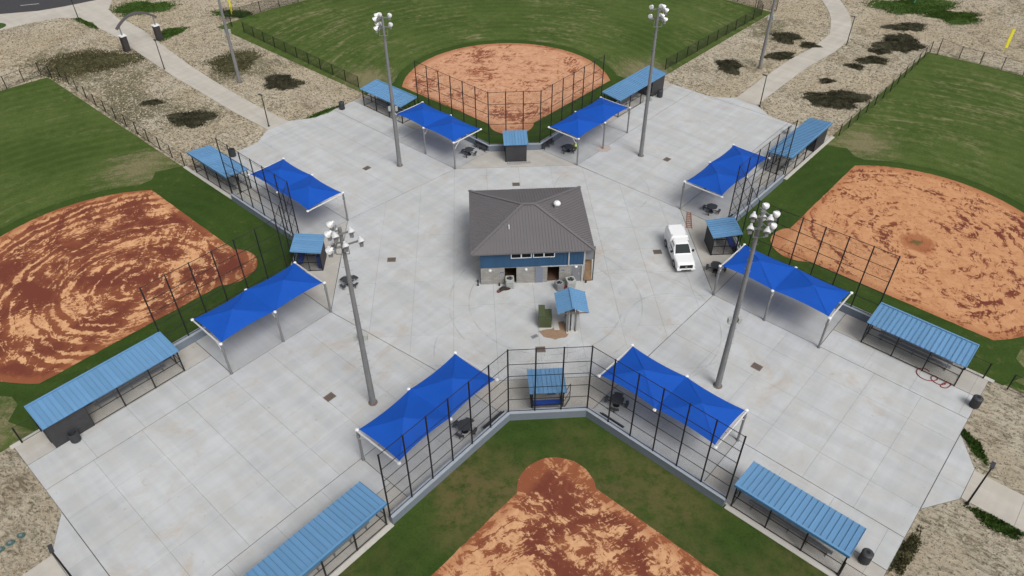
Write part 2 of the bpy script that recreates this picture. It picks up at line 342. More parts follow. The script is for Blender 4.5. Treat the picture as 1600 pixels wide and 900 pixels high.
def dirt_mat(name, bias, swirl, bigw=0.65, sc=(0, 18), lin_rot=0.7, seed=0.0, pale=(0.63, 0.365, 0.195), dark=(0.165, 0.047, 0.030), mid=(0.34, 0.125, 0.055), spot=None):
    g = N(name); p0 = g.pos('object'); p = g.map(p0, loc=(seed, seed*0.7, 0))
    x, y, _ = g.sep(p0)
    wob = g.noise(p, 0.35, 4, 0.6, out='Color'); pw = g.vm('ADD', p0, g.vm('SCALE', g.vm('SUBTRACT', wob, (0.5, 0.5, 0.5)), None))
    sn = [n for n in g.n if n.type == 'VECT_MATH' and n.operation == 'SCALE'][-1]; sn.inputs['Scale'].default_value = 2.2
    xx, yy, _ = g.sep(pw); dx = g.ma('SUBTRACT', xx, sc[0]); dy = g.ma('SUBTRACT', yy, sc[1])
    r = g.ma('SQRT', g.ma('ADD', g.ma('MULTIPLY', dx, dx), g.ma('MULTIPLY', dy, dy))); th = g.ma('ARCTAN2', dy, dx)
    pol = g.noise(g.comb(g.ma('MULTIPLY', r, 3.6), g.ma('MULTIPLY', th, 1.3), seed), 1.0, 5, 0.66)
    lin = g.noise(g.map(pw, rot=(0, 0, lin_rot), sc=(0.35, 4.2, 1)), 1.0, 6, 0.7)
    lin2 = g.noise(g.map(pw, rot=(0, 0, lin_rot + 1.9), sc=(0.30, 3.4, 1)), 1.0, 6, 0.7)
    big = g.noise(p, 0.20, 5, 0.6, 0.6); med = g.noise(p, 1.05, 8, 0.76, 1.0); fin = g.noise(p, 5.0, 5, 0.75)
    where = g.ss(g.noise(g.map(p, loc=(17, 3, 0)), 0.16, 3, 0.5), 0.40, 0.60)
    lin = g.ma('ADD', g.ma('MULTIPLY', lin, where), g.ma('MULTIPLY', lin2, g.ma('SUBTRACT', 1.0, where)))
    ruts = g.ma('MULTIPLY', g.ma('SINE', g.ma('MULTIPLY', r, 5.2)), g.ss(g.noise(g.comb(g.ma('MULTIPLY', r, 0.5), g.ma('MULTIPLY', th, 0.9), seed+4), 1.0, 3, 0.5), 0.42, 0.62))
    s = g.ma('ADD', g.ma('MULTIPLY', pol, swirl), g.ma('MULTIPLY', lin, 1.15 - swirl*0.8))
    s = g.ma('ADD', s, g.ma('ADD', g.ma('MULTIPLY', med, 0.75), g.ma('MULTIPLY', big, bigw)))
    s = g.ma('ADD', g.ma('DIVIDE', s, 1.90 + bigw + swirl*0.2), g.ma('MULTIPLY', g.ma('SUBTRACT', fin, 0.5), 0.07))
    s = g.ma('ADD', s, g.ma('MULTIPLY', ruts, 0.075*swirl))
    f = g.ss(s, 0.490 - bias, 0.518 - bias)
    c = g.mix(f, g.mix(g.ss(big, 0.4, 0.6), dark, tuple(0.5*(a+b) for a, b in zip(dark, mid))), g.mix(g.ss(med, 0.40, 0.62), tuple(0.4*a+0.6*b for a, b in zip(mid, pale)), pale))
    # damp red rim along the foul-line and arc edges
    rim = g.ss(g.ma('ADD', g.vm('DISTANCE', g.vm('MULTIPLY', p0, (1, 1, 0)), (0, 19.2, 0)), g.ma('MULTIPLY', g.ma('SUBTRACT', med, 0.5), 2.5)), 13.9, 15.0)
    ar = g.ma('SUBTRACT', g.ma('SUBTRACT', y, g.ma('ABSOLUTE', x)), g.ma('MULTIPLY', g.ma('SUBTRACT', med, 0.5), 2.0))
    rim2 = g.ss(ar, 5.6, 4.5)
    c = g.mix(g.ma('MULTIPLY', g.ma('MAXIMUM', g.ma('MULTIPLY', rim, g.ss(y, 17.0, 19.0)), g.ma('MULTIPLY', rim2, 0.8)), 0.62), c, mid)
    if spot:
        dd = g.vm('DISTANCE', g.vm('MULTIPLY', p0, (1, 1, 0)), (spot[0], spot[1], 0))
        q = g.ma('ADD', dd, g.ma('MULTIPLY', g.ma('SUBTRACT', med, 0.5), 2.6))
        c = g.mix(g.ma('MULTIPLY', g.ss(q, 2.3, 1.2), 0.75), c, (0.30, 0.10, 0.045)); c = g.mix(g.ma('MULTIPLY', g.ss(q, 0.75, 0.3), 0.8), c, (0.10, 0.10, 0.035))
    g.col(c); g.rough(0.95); g.b.inputs['Specular IOR Level'].default_value = 0.12
    g.bump(g.ma('ADD', s, g.ma('MULTIPLY', fin, 0.25)), 0.5, 0.12)
    return g.m

# ------------------------------------------------------------------ plan geometry
# each field: backstop centre, heading, wing vector, (long dugout side)
FIELDS = {
 'near':  dict(o=(0.45, -21.64), rz=PI,     wing=(8.90, 9.05), long=+1, ci={+1: (14.2, 7.4), -1: (14.35, 7.4)}),
 'far':   dict(o=(0.37, 21.80),  rz=0.0,    wing=(9.18, 9.80), long=+1, ci={+1: (14.55, 7.8), -1: (14.6, 8.0)}),
 'left':  dict(o=(-23.41, 0.0),  rz=PI/2,   wing=(9.35, 9.24), long=-1, ci={+1: (15.0, 7.7), -1: (14.61, 7.28)}),
 'right': dict(o=(22.26, 0.0),   rz=-PI/2,  wing=(9.25, 9.30), long=-1, ci={+1: (14.81, 7.29), -1: (14.9, 8.1)}),
}
CORNER = 3.2
def W(k, u, v):
    F = FIELDS[k]; c, s = math.cos(F['rz']), math.sin(F['rz'])
    return (F['o'][0] + c*u - s*v, F['o'][1] + s*u + c*v)
def frame(k): return Matrix.Translation((*FIELDS[k]['o'], 0)) @ Matrix.Rotation(FIELDS[k]['rz'], 4, 'Z')

CAN = {  # canopy: field, inner front post, outer front post
 'NL': ('near', (-6.9, -17.4), (-14.2, -25.0)), 'NR': ('near', (7.85, -17.45), (15.25, -24.95)),
 'LN': ('left', (-18.95, -7.6), (-26.55, -15.15)), 'LF': ('left', (-19.05, 7.6), (-26.75, 15.3)),
 'RN': ('right', (18.03, -7.48), (25.5, -15.2)), 'RF': ('right', (18.2, 7.4), (25.83, 15.0)),
 'BL': ('far', (-7.15, 17.7), (-14.56, 25.5)), 'BR': ('far', (7.8, 17.6), (15.37, 25.25))}

def clip(poly, n, d):
    out = []
    for i in range(len(poly)):
        a, b = poly[i], poly[(i+1) % len(poly)]
        da, db = a[0]*n[0]+a[1]*n[1]-d, b[0]*n[0]+b[1]*n[1]-d
        if da <= 0: out.append(a)
        if (da < 0 < db) or (db < 0 < da):
            t = da/(da-db); out.append((a[0]+t*(b[0]-a[0]), a[1]+t*(b[1]-a[1])))
    return out
def area(poly): return 0.5*sum(poly[i][0]*poly[(i+1) % len(poly)][1]-poly[(i+1) % len(poly)][0]*poly[i][1] for i in range(len(poly)))
def ccw(poly): return poly if area(poly) > 0 else poly[::-1]
def inset(poly, g):
    q = poly
    for i in range(len(poly)):
        a, b = poly[i], poly[(i+1) % len(poly)]; L = math.hypot(b[0]-a[0], b[1]-a[1])
        if L < 1e-6: continue
        n = ((b[1]-a[1])/L, -(b[0]-a[0])/L); q = clip(q, n, a[0]*n[0]+a[1]*n[1]-g)
        if len(q) < 3: return []
    return q
def split(poly, ang, org, step):
    n = (math.cos(ang), math.sin(ang)); o = org[0]*n[0]+org[1]*n[1]
    ds = [p[0]*n[0]+p[1]*n[1]-o for p in poly]; res = []
    for k in range(math.floor(min(ds)/step), math.ceil(max(ds)/step)):
        q = clip(clip(poly, n, o+(k+1)*step), (-n[0], -n[1]), -(o+k*step))
        if len(q) >= 3 and abs(area(q)) > 0.05: res.append(q)
    return res

PLAZA_ZONES = []   # (polygon, material, grid angle, origin, step u, step v)
def arm_line(p, a, send):      # from p along arm axis a until a.p == send
    t = send - (p[0]*a[0]+p[1]*a[1]); return (p[0]+t*a[0], p[1]+t*a[1])
I = {k: v[1] for k, v in CAN.items()}
octo = [I[k] for k in ('NL', 'NR', 'RN', 'RF', 'BR', 'BL', 'LF', 'LN')]
for half in (((1, 0), 5.85), ((-1, 0), -5.85)): pass
PLAZA_ZONES.append((octo, 'concrete', 0.0, (0.55, 0.3), 3.9, 3.9))
ARMS = {'SW': ((-SQ, -SQ), 45.3, 'LN', 'NL'), 'SE': ((SQ, -SQ), 41.4, 'NR', 'RN'), 'NE': ((SQ, SQ), 45.2, 'RF', 'BR'), 'NW': ((-SQ, SQ), 41.4, 'BL', 'LF')}
PATH_START = {}
for an, (a, send, c1, c2) in ARMS.items():
    p1, p2 = I[c1], I[c2]; x1, x2 = arm_line(p1, a, send), arm_line(p2, a, send)
    mid = ((p1[0]+p2[0])/2, (p1[1]+p2[1])/2); ang = math.atan2(a[1], a[0])
    PLAZA_ZONES.append((ccw([p1, x1, x2, p2]), 'concrete', ang, mid, 3.95, 4.0))
    # flared apron where the path leaves the arm
    tn = (-a[1], a[0]); e = arm_line(mid, a, send); sh = {'SE': 0.55, 'SW': -0.39}.get(an, 0.0); c = (e[0]+tn[0]*sh, e[1]+tn[1]*sh); f1, f2 = 4.6, 1.75
    ap = [(c[0]+tn[0]*f1, c[1]+tn[1]*f1), (c[0]-tn[0]*f1, c[1]-tn[1]*f1), (c[0]-tn[0]*f2+a[0]*1.9, c[1]-tn[1]*f2+a[1]*1.9), (c[0]+tn[0]*f2+a[0]*1.9, c[1]+tn[1]*f2+a[1]*1.9)]
    PLAZA_ZONES.append((ccw(ap), 'concrete', ang, mid, 9, 9)); PATH_START[an] = (c[0]+a[0]*1.9, c[1]+a[1]*1.9)
    for ck in (c1, c2):
        k, pi, po = CAN[ck]; side = min((1, -1), key=lambda s: math.dist(W(k, s*CORNER, 0), pi))
        wc = W(k, side*CORNER, 0)
        # wing line is parallel to the arm: perpendicular offset of wc from the canopy front line
        n = (-a[1], a[0]); off = (wc[0]-pi[0])*n[0]+(wc[1]-pi[1])*n[1]
        po = arm_line(pi, a, po[0]*a[0]+po[1]*a[1]); poT = (po[0]+n[0]*off, po[1]+n[1]*off); xe = arm_line(pi, a, send); xeT = (xe[0]+n[0]*off, xe[1]+n[1]*off)
        PLAZA_ZONES.append((ccw([pi, po, poT, wc]), 'concrete_grey', ang, pi, 5.4, 30))
        ciu = FIELDS[k]['ci'][side]; ci = W(k, side*ciu[0], ciu[1]); o2 = (ci[0]-pi[0])*n[0]+(ci[1]-pi[1])*n[1]
        m1 = (po[0]+n[0]*o2, po[1]+n[1]*o2); m2 = (xe[0]+n[0]*o2, xe[1]+n[1]*o2)
        PLAZA_ZONES.append((ccw([po, xe, m2, m1]), 'concrete', ang, po, 3.95, 30))
        PLAZA_ZONES.append((ccw([m1, m2, xeT, poT]), 'concrete_tan', ang, po, 5.9, 30))
for k, (cl, cr) in {'near': ('NL', 'NR'), 'far': ('BL', 'BR'), 'left': ('LN', 'LF'), 'right': ('RN', 'RF')}.items():
    ws = [W(k, -CORNER, 0), W(k, CORNER, 0)]; pl, pr = I[cl], I[cr]
    if math.dist(ws[0], pl) > math.dist(ws[1], pl): ws = ws[::-1]
    PLAZA_ZONES.append((ccw([pl, ws[0], ws[1], pr]), 'concrete_tan', FIELDS[k]['rz'], FIELDS[k]['o'], 30, 30))

# ------------------------------------------------------------------ ground
g = MB(); S = 2500
g.add([(-S, -S, -0.12), (S, -S, -0.12), (S, S, -0.12), (-S, S, -0.12)], [(0, 1, 2, 3)])
o = g.obj('distant_ground', M['sand']); o['kind'] = 'structure'
# relief sheet around the site
nx = 240; xs = np.linspace(-130, 130, nx); ys = np.linspace(-70, 120, 180)
def fbm(x, y):
    h = np.zeros_like(x)
    for s, A in ((0.13, 0.035), (0.31, 0.022), (0.83, 0.012)):
        h += A*(np.sin(x*s*1.3+np.sin(y*s*0.9+1.7)*1.6)+np.sin(y*s*1.15-np.sin(x*s*1.1)*1.4))
    return h
X, Y = np.meshgrid(xs, ys); Z = -0.055 + 0.35*fbm(X, Y)*0.5
Z = np.minimum(Z, -0.042)
vs = np.stack([X, Y, Z], -1).reshape(-1, 3); nxx = len(xs)
fs = [(j*nxx+i, j*nxx+i+1, (j+1)*nxx+i+1, (j+1)*nxx+i) for j in range(len(ys)-1) for i in range(nxx-1)]
g = MB(); g.v = [tuple(p) for p in vs]; g.f = fs
o = g.obj('sandy_ground', M['sand'], smooth=True); o['kind'] = 'structure'

# plaza base and its slabs
base = MB()
for z in PLAZA_ZONES: base.add([(x, y, -0.03) for x, y in z[0]], [tuple(range(len(z[0])))])
plaza = base.obj('plaza', M['joint']); plaza['kind'] = 'structure'
def slabs(zone, parent, main=0.028, cut=0.007):
    poly, mk, ang, org, s1, s2 = zone
    poly = inset(ccw(poly), main - cut)
    for q in split(poly, ang, org, s1):
        for r in split(q, ang+PI/2, org, s2):
            r = inset(r, cut)
            if len(r) < 3 or abs(area(r)) < 0.08: continue
            cx = sum(p[0] for p in r)/len(r); cy = sum(p[1] for p in r)/len(r)
            MB().prism([(x-cx, y-cy) for x, y in r], -0.03, random.uniform(-0.002, 0.003)).obj('slab', M[mk], parent, (cx, cy, 0))
for z in PLAZA_ZONES: slabs(z, plaza)

# ------------------------------------------------------------------ paths, road
EXCL = [z[0] for z in PLAZA_ZONES]
def path(pts, width, name):
    P = [Vector((*p, 0)) for p in pts]; L = [0]
    for a, b in zip(P, P[1:]): L.append(L[-1]+(b-a).length)
    def at(t):
        for i in range(len(P)-1):
            if t <= L[i+1] or i == len(P)-2: return P[i].lerp(P[i+1], (t-L[i])/(L[i+1]-L[i]))
    n = max(2, round(L[-1]/3.6)); st = [at(L[-1]*i/n) for i in range(n+1)]; edge = []
    for i in range(n+1):
        d = (st[min(n, i+1)]-st[max(0, i-1)]).normalized(); nn = Vector((-d.y, d.x, 0))
        w = width if not callable(width) else width(i/n)
        edge.append((st[i]+nn*w/2, st[i]-nn*w/2))
    b = MB()
    for e0, e1 in zip(edge, edge[1:]): b.add([(p.x, p.y, -0.036) for p in (e0[0], e0[1], e1[1], e1[0])], [(0, 1, 2, 3)])
    par = b.obj(name, M['joint']); par['kind'] = 'structure'
    for e0, e1 in zip(edge, edge[1:]):
        q = ccw([(p.x, p.y) for p in (e0[0], e0[1], e1[1], e1[0])]); EXCL.append(q); q = inset(q, 0.010)
        cx = sum(p[0] for p in q)/4; cy = sum(p[1] for p in q)/4
        MB().prism([(x-cx, y-cy) for x, y in q], -0.036, -0.004).obj('slab', M['path'], par, (cx, cy, 0))
    return par
path([PATH_START['NW'], (-37.7, 37.0), (-48.5, 48.7), (-56.5, 58.3), (-62.6, 65.8), (-66.8, 69.9)], lambda t: 3.2 + 2.2*max(0, t-0.3), 'path')
path([PATH_START['NE'], (45.1, 45.0), (51.3, 50.1), (56.0, 55.3), (58.6, 61.0), (60.3, 66.5), (61.2, 72.5), (61.6, 80), (61.0, 90)], 3.3, 'path')
path([PATH_START['SE'], (36.3, -35.0), (46.3, -45.2)], 3.25, 'path')
path([PATH_START['SW'], (-38.6, -37.7), (-46.1, -45.2)], 3.25, 'path')
g = MB(); sw = [(-120, 52), (-84.4, 67.9), (-81.3, 70.6), (-76.9, 73.1), (-73.0, 72.7), (-67.4, 67.4), (-65.6, 71.2), (-69.4, 76.6), (-70.6, 81.6), (-70, 100), (-120, 100)]
g.prism(ccw(sw), -0.06, -0.012); o = g.obj('pavement', M['path']); o['kind'] = 'structure'; EXCL.append(ccw(sw))
rd = [(-125, 60), (-88, 75.7), (-81.8, 76.9), (-78.0, 78.9), (-73.5, 81.9), (-70.5, 87), (-70, 110), (-125, 110)]
g = MB(); g.prism(ccw(rd), -0.05, -0.004); o = g.obj('road', M['asphalt']); o['kind'] = 'structure'
for a, b in (((-86.3, 79.9), (-83.3, 80.6)), ((-79.6, 82.6), (-77.0, 83.9)), ((-92.5, 78.2), (-89.6, 79.0))):
    d = Vector((b[0]-a[0], b[1]-a[1], 0)).normalized(); n = Vector((-d.y, d.x, 0))*0.07
    MB().add([(a[0]+n.x, a[1]+n.y, 0.001), (a[0]-n.x, a[1]-n.y, 0.001), (b[0]-n.x, b[1]-n.y, 0.001), (b[0]+n.x, b[1]+n.y, 0.001)], [(0, 1, 2, 3)]).obj('lane_dash', M['line'], o)
g = MB(); isl = [(-88.5+4.2*math.cos(t), 68.6+2.6*math.sin(t)+0.25*4.2*math.cos(t)) for t in np.linspace(0, 2*PI, 24, endpoint=False)]
M['verge'] = grass_mat('verge_grass', (0.035, 0.075, 0.015), (0.06, 0.11, 0.025), (0.3, 0.25, 0.16), 0.2)
g.prism(ccw(isl), -0.03, 0.03); o = g.obj('grass_island', M['verge']); o['kind'] = 'structure'

# ------------------------------------------------------------------ playing fields
HOME = (0.0, 7.0); RF_ = 61.3
def field_poly():
    th0 = math.atan2(44.9-7, 48.1); pts = [(-CORNER, 0), (CORNER, 0)]
    for t in np.linspace(th0, PI-th0, 40): pts.append((RF_*math.cos(t), 7+RF_*math.sin(t)))
    return pts
def wob(poly, amp, step, seed):
    rr = random.Random(seed); out = []
    for i in range(len(poly)):
        a, b = poly[i], poly[(i+1) % len(poly)]; L = math.dist(a, b); n = max(1, int(L/step))
        for j in range(n):
            t = j/n; k = amp if (j or i) else 0
            out.append((a[0]+(b[0]-a[0])*t+rr.uniform(-k, k), a[1]+(b[1]-a[1])*t+rr.uniform(-k, k)))
    return out
def dirt_outline():
    # home circle, straight 45-degree sides, outfield arc
    hc, hr, cc, R = 7.0, 2.95, 19.2, 15.3; off = 4.1; pts = []
    # right side line v = u + off meets the home circle
    A = 2; B = 2*(off-hc); C = (off-hc)**2-hr*hr; u1 = (-B+math.sqrt(B*B-4*A*C))/(2*A); v1 = u1+off
    t1 = math.atan2(v1-hc, u1)
    for t in np.linspace(PI-t1, 2*PI+t1, 26): pts.append((hr*math.cos(t), hc+hr*math.sin(t)))
    C2 = (off-cc)**2-R*R; B2 = 2*(off-cc); u2 = (-B2+math.sqrt(B2*B2-4*A*C2))/(2*A); v2 = u2+off; t2 = math.atan2(v2-cc, u2)
    for t in np.linspace(t2, PI-t2, 60): pts.append((R*math.cos(t), cc+R*math.sin(t)))
    return pts
def sod_outline():
    R = 16.7; cc = 19.2; pts = [(-CORNER-0.1, 0.15), (CORNER+0.1, 0.15), (20.6, 17.3), (19.4, 20.2), (17.6, 20.2)]
    for t in np.linspace(0.12, PI-0.12, 60): pts.append((R*math.cos(t), cc+R*math.sin(t)))
    return pts + [(-17.6, 20.2), (-19.4, 20.2), (-20.6, 17.3)]
DIRT = {'near': dirt_mat('damp_patchy_infield', -0.006, 0.22, 1.0, (3, 19), 0.9, 3.1),
        'far': dirt_mat('dry_swept_infield', 0.036, 0.25, 0.7, (0, 15), 0.2, 11.7, dark=(0.25, 0.085, 0.048), pale=(0.61, 0.35, 0.215)),
        'left': dirt_mat('rutted_red_infield', -0.020, 0.60, 0.8, (-2.0, 15.5), 1.2, 23.3, pale=(0.68, 0.385, 0.20)),
        'right': dirt_mat('dry_orange_infield', 0.034, 0.45, 0.75, (0.0, 19.5), 0.5, 37.9, spot=(0.5, 19.5), pale=(0.57, 0.305, 0.155))}
WEAR = [(20.5, 22.5, 5.0), (-20.5, 22.5, 5.0)]
for i, k in enumerate(FIELDS):
    F = FIELDS[k]; loc = (*F['o'], 0); sandc = (0.34, 0.28, 0.17)
    go = grass_mat('outfield_grass_'+k, (0.046, 0.083, 0.014), (0.088, 0.126, 0.030), sandc, {'near': 0.5, 'far': 1.15, 'left': 0.8, 'right': 1.15}[k], 0.62, wear=WEAR)
    o = MB().add([(x, y, 0) for x, y in field_poly()], [tuple(range(42))]).obj('outfield_grass', go, None, (*F['o'], -0.030), F['rz']); o['kind'] = 'structure'
    gs = grass_mat('foul_grass_'+k, (0.030, 0.062, 0.010), (0.050, 0.088, 0.016), (0.165, 0.115, 0.055), {'near': 2.6, 'far': 0.2, 'left': 0.6, 'right': 0.6}[k], 0.15)
    p = wob(sod_outline(), 0.10, 0.8, i); o = MB().add([(x, y, 0) for x, y in p], [tuple(range(len(p)))]).obj('foul_territory_grass', gs, None, (*F['o'], -0.022), F['rz']); o['kind'] = 'structure'
    p = wob(dirt_outline(), 0.03, 0.6, i+9); o = MB().add([(x, y, 0) for x, y in p], [tuple(range(len(p)))]).obj('infield_dirt', DIRT[k], None, (*F['o'], -0.012), F['rz']); o['kind'] = 'structure'
    EXCL.append(ccw([W(k, *q) for q in field_poly()]))

# ------------------------------------------------------------------ clubhouse
def clubhouse():
    X0, X1, Y0, Y1 = -4.53, 5.63, -4.5, 5.5; ex0, ex1, ey0, ey1, ez, rzv = -5.45, 6.47, -5.1, 6.08, 4.23, 6.0
    rx0, rx1, ry = -0.10, 1.12, 0.49
    t = thing('clubhouse', (0.5, 0.5, 0), 0, 'blue and grey clubhouse with ribbed grey hip roof in the middle of the plaza', 'building')
    def L(mb, name, mat, par=None, smooth=False):
        mb.v = [(x-0.5, y-0.5, z) if (par is None or par is t) else (x-0.5, y-0.5, z) for x, y, z in mb.v]; return mb.obj(name, mat, par or t, smooth=smooth)
    wl = MB()   # block walls with two doorways left open in front
    T = 0.2; H = 2.06
    for a, b in ((X0, -2.2), (-1.03, 2.02), (3.2, X1)): wl.box(a, b, Y0, Y0+T, 0, H)
    wl.box(-2.2, -1.03, Y0, Y0+T, 1.98, H); wl.box(2.02, 3.2, Y0, Y0+T, 1.95, H)
    wl.box(X0, X0+T, Y0+T, Y1, 0, H); wl.box(X1-T, X1, Y0+T, Y1, 0, H); wl.box(X0+T, X1-T, Y1-T, Y1, 0, H)
    L(wl, 'block_wall', M['block'])
    # inside: partitions and floor
    L(MB().box(X0+T, X1-T, -1.6, -1.5, 0.02, 3.4), 'partition', M['dark_wall']); L(MB().box(X0+T, X1-T, Y0+T, Y1-T, 0.0, 0.02), 'floor', M['dim_floor'])
    sd = MB(); sd.box(X0-0.02, X1+0.02, Y0-0.03, Y0+T, H, 4.05)
    sdo = MB(); wb = L(MB().box(X0, X1, Y0+0.02, Y0+T, H, 4.30), 'upper_wall', M['siding'])
    me_p = MB(); pw = 0.34; n = int((X1-X0)/pw); pw = (X1-X0)/n
    me_p.box(-pw/2+0.012, pw/2-0.012, -0.03, 0.02, H+0.02, 4.25).box(-pw/2-0.014, -pw/2+0.014, -0.055, 0.02, H+0.02, 4.25)
    me = me_p.mesh('siding_panel', M['siding'])
    for i in range(n): link('siding_panel', me, wb, (X0-0.5+pw*(i+0.5), Y0-0.5, 0))
    sides = MB(); sides.box(X0-0.02, X0+T, Y0+T, Y1, H, 4.3).box(X1-T, X1+0.02, Y0+T, Y1, H, 4.3).box(X0+T, X1-T, Y1-T, Y1+0.02, H, 4.3)
    L(sides, 'side_wall', M['siding'])
    for a, b in ((-1.58, 0.44), (0.57, 2.69)):     # paired clerestory windows
        w = L(MB().box(a, b, Y0-0.10, Y0-0.032, 3.20, 3.27).box(a, b, Y0-0.10, Y0-0.032, 3.78, 3.86).box(a, a+0.08, Y0-0.10, Y0-0.032, 3.27, 3.78).box(b-0.08, b, Y0-0.10, Y0-0.032, 3.27, 3.78).box((a+b)/2-0.06, (a+b)/2+0.06, Y0-0.10, Y0-0.032, 3.27, 3.78), 'window', M['white'])
        for c, d in ((a+0.08, (a+b)/2-0.06), ((a+b)/2+0.06, b-0.08)): L(MB().box(c, d, Y0-0.075, Y0-0.058, 3.27, 3.78), 'pane', M['glass'], w)
    L(MB().box(1.35, X1+0.03, Y0-0.09, Y0-0.001, 2.0, 2.1), 'trim_band', M['trim']); L(MB().box(4.0, 4.13, Y0-0.15, Y0-0.065, 2.1, 4.2), 'downspout', M['trim']); L(MB().box(X1-0.12, X1+0.04, Y0-0.13, Y0-0.06, 2.1, 4.2), 'corner_trim', M['trim'])
    L(MB().box(0.82, 1.57, Y0-0.05, Y0-0.001, 0.02, 2.0), 'door', M['door'])
    d = L(MB().box(4.44, 5.25, Y0-0.05, Y0-0.001, 0.02, 1.93), 'door', M['bench']); L(MB().box(5.10, 5.14, Y0-0.12, Y0-0.05, 0.9, 1.1), 'door_handle', M['alu'], d)
    L(MB().box(5.40, 5.55, Y0-0.14, Y0-0.001, 0.0, 2.0), 'corner_post', M['trim'])
    for x, z in ((-3.62, 1.78), (-0.09, 1.74), (4.82, 1.86)):
        L(MB().lathe([(0.06, 0), (0.15, 0.03), (0.15, 0.08), (0.05, 0.14)], 14, (x, Y0-0.002, z), Matrix.Rotation(PI/2, 3, 'X')), 'wall_lamp', M['white'], smooth=False)
    for x in (-2.62, -2.42, 3.40, 3.56): L(MB().box(x, x+0.12, Y0-0.015, Y0-0.001, 1.38, 1.5), 'wall_sign', M['blue_item'])
    # right-hand open corner under the eave
    L(MB().box(6.50, 6.60, Y0-0.05, Y0+0.05, 0, 4.2), 'eave_post', M['charcoal']); L(MB().box(5.66, 6.50, Y0-0.02, Y0+0.02, 2.66, 3.9), 'side_screen', M['bench'])
    L(MB().add([(5.70, Y0-0.1, 0), (6.45, Y0-0.1, 0), (6.42, Y0+0.45, 2.55), (5.75, Y0+0.45, 2.62), (5.70, Y0-0.05, 0), (6.45, Y0-0.05, 0), (6.42, Y0+0.5, 2.55), (5.75, Y0+0.5, 2.62)], [(0, 1, 2, 3), (7, 6, 5, 4), (0, 4, 5, 1), (1, 5, 6, 2), (2, 6, 7, 3), (3, 7, 4, 0)]), 'leaning_board', M['board'])
    # hip roof
    rf = MB(); c = [(ex0, ey0, ez), (ex1, ey0, ez), (ex1, ey1, ez), (ex0, ey1, ez), (rx0, ry, rzv), (rx1, ry, rzv)]
    c += [(x, y, z-0.14) for x, y, z in c[:4]]
    rf.add(c, [(0, 1, 5, 4), (1, 2, 5), (2, 3, 4, 5), (3, 0, 4), (0, 6, 7, 1), (1, 7, 8, 2), (2, 8, 9, 3), (3, 9, 6, 0), (9, 8, 7, 6)])
    roof = L(rf, 'roof', M['roof_grey'])
    ribs = MB(); st = 0.30      # standing ribs, running up each slope
    x = ex0+0.15
    while x < ex1:
        ft = min((x-ex0)/(rx0-ex0) if x < rx0 else 1, (ex1-x)/(ex1-rx1) if x > rx1 else 1)
        for y0, in ((ey0,), (ey1,)):
            if ft > 0.03: ribs.bar((x, y0, ez+0.02), (x, y0+(ry-y0)*ft, ez+0.02+(rzv-ez)*ft), 0.05, 0.05)
        x += st
    y = ey0+0.15
    while y < ey1:
        ft = (y-ey0)/(ry-ey0) if y < ry else (ey1-y)/(ey1-ry)
        for x0, x1 in ((ex0, rx0), (ex1, rx1)):
            if ft > 0.03: ribs.bar((x0, y, ez+0.02), (x0+(x1-x0)*ft, y, ez+0.02+(rzv-ez)*ft), 0.05, 0.05)
        y += st
    rb = L(ribs, 'ribs', M['roof_grey'], roof); rb['kind'] = 'stuff'
    for a, b in (((ex0, ey0), (rx0, ry)), ((ex1, ey0), (rx1, ry)), ((ex1, ey1), (rx1, ry)), ((ex0, ey1), (rx0, ry))):
        L(MB().bar((*a, ez+0.05), (*b, rzv+0.05), 0.30, 0.06), 'hip_cap', M['ridge_grey'], roof)
    L(MB().bar((rx0, ry, rzv+0.07), (rx1, ry, rzv+0.07), 0.32, 0.06), 'ridge_cap', M['ridge_grey'], roof)
    v = L(MB().box(3.10, 3.66, 0.52, 1.08, 5.0, 5.62), 'roof_fan', M['galv'], roof)
    L(MB().lathe([(0.30, 5.62), (0.36, 5.70), (0.36, 5.82), (0.26, 5.98), (0.08, 6.04)], 18, (3.38, 0.8, 0)), 'roof_fan_dome', M['white'], roof, smooth=True)
    L(MB().tube((-1.62, -2.3, 5.0), (-1.62, -2.3, 5.55), 0.06), 'vent_pipe', M['white'], roof)
clubhouse()

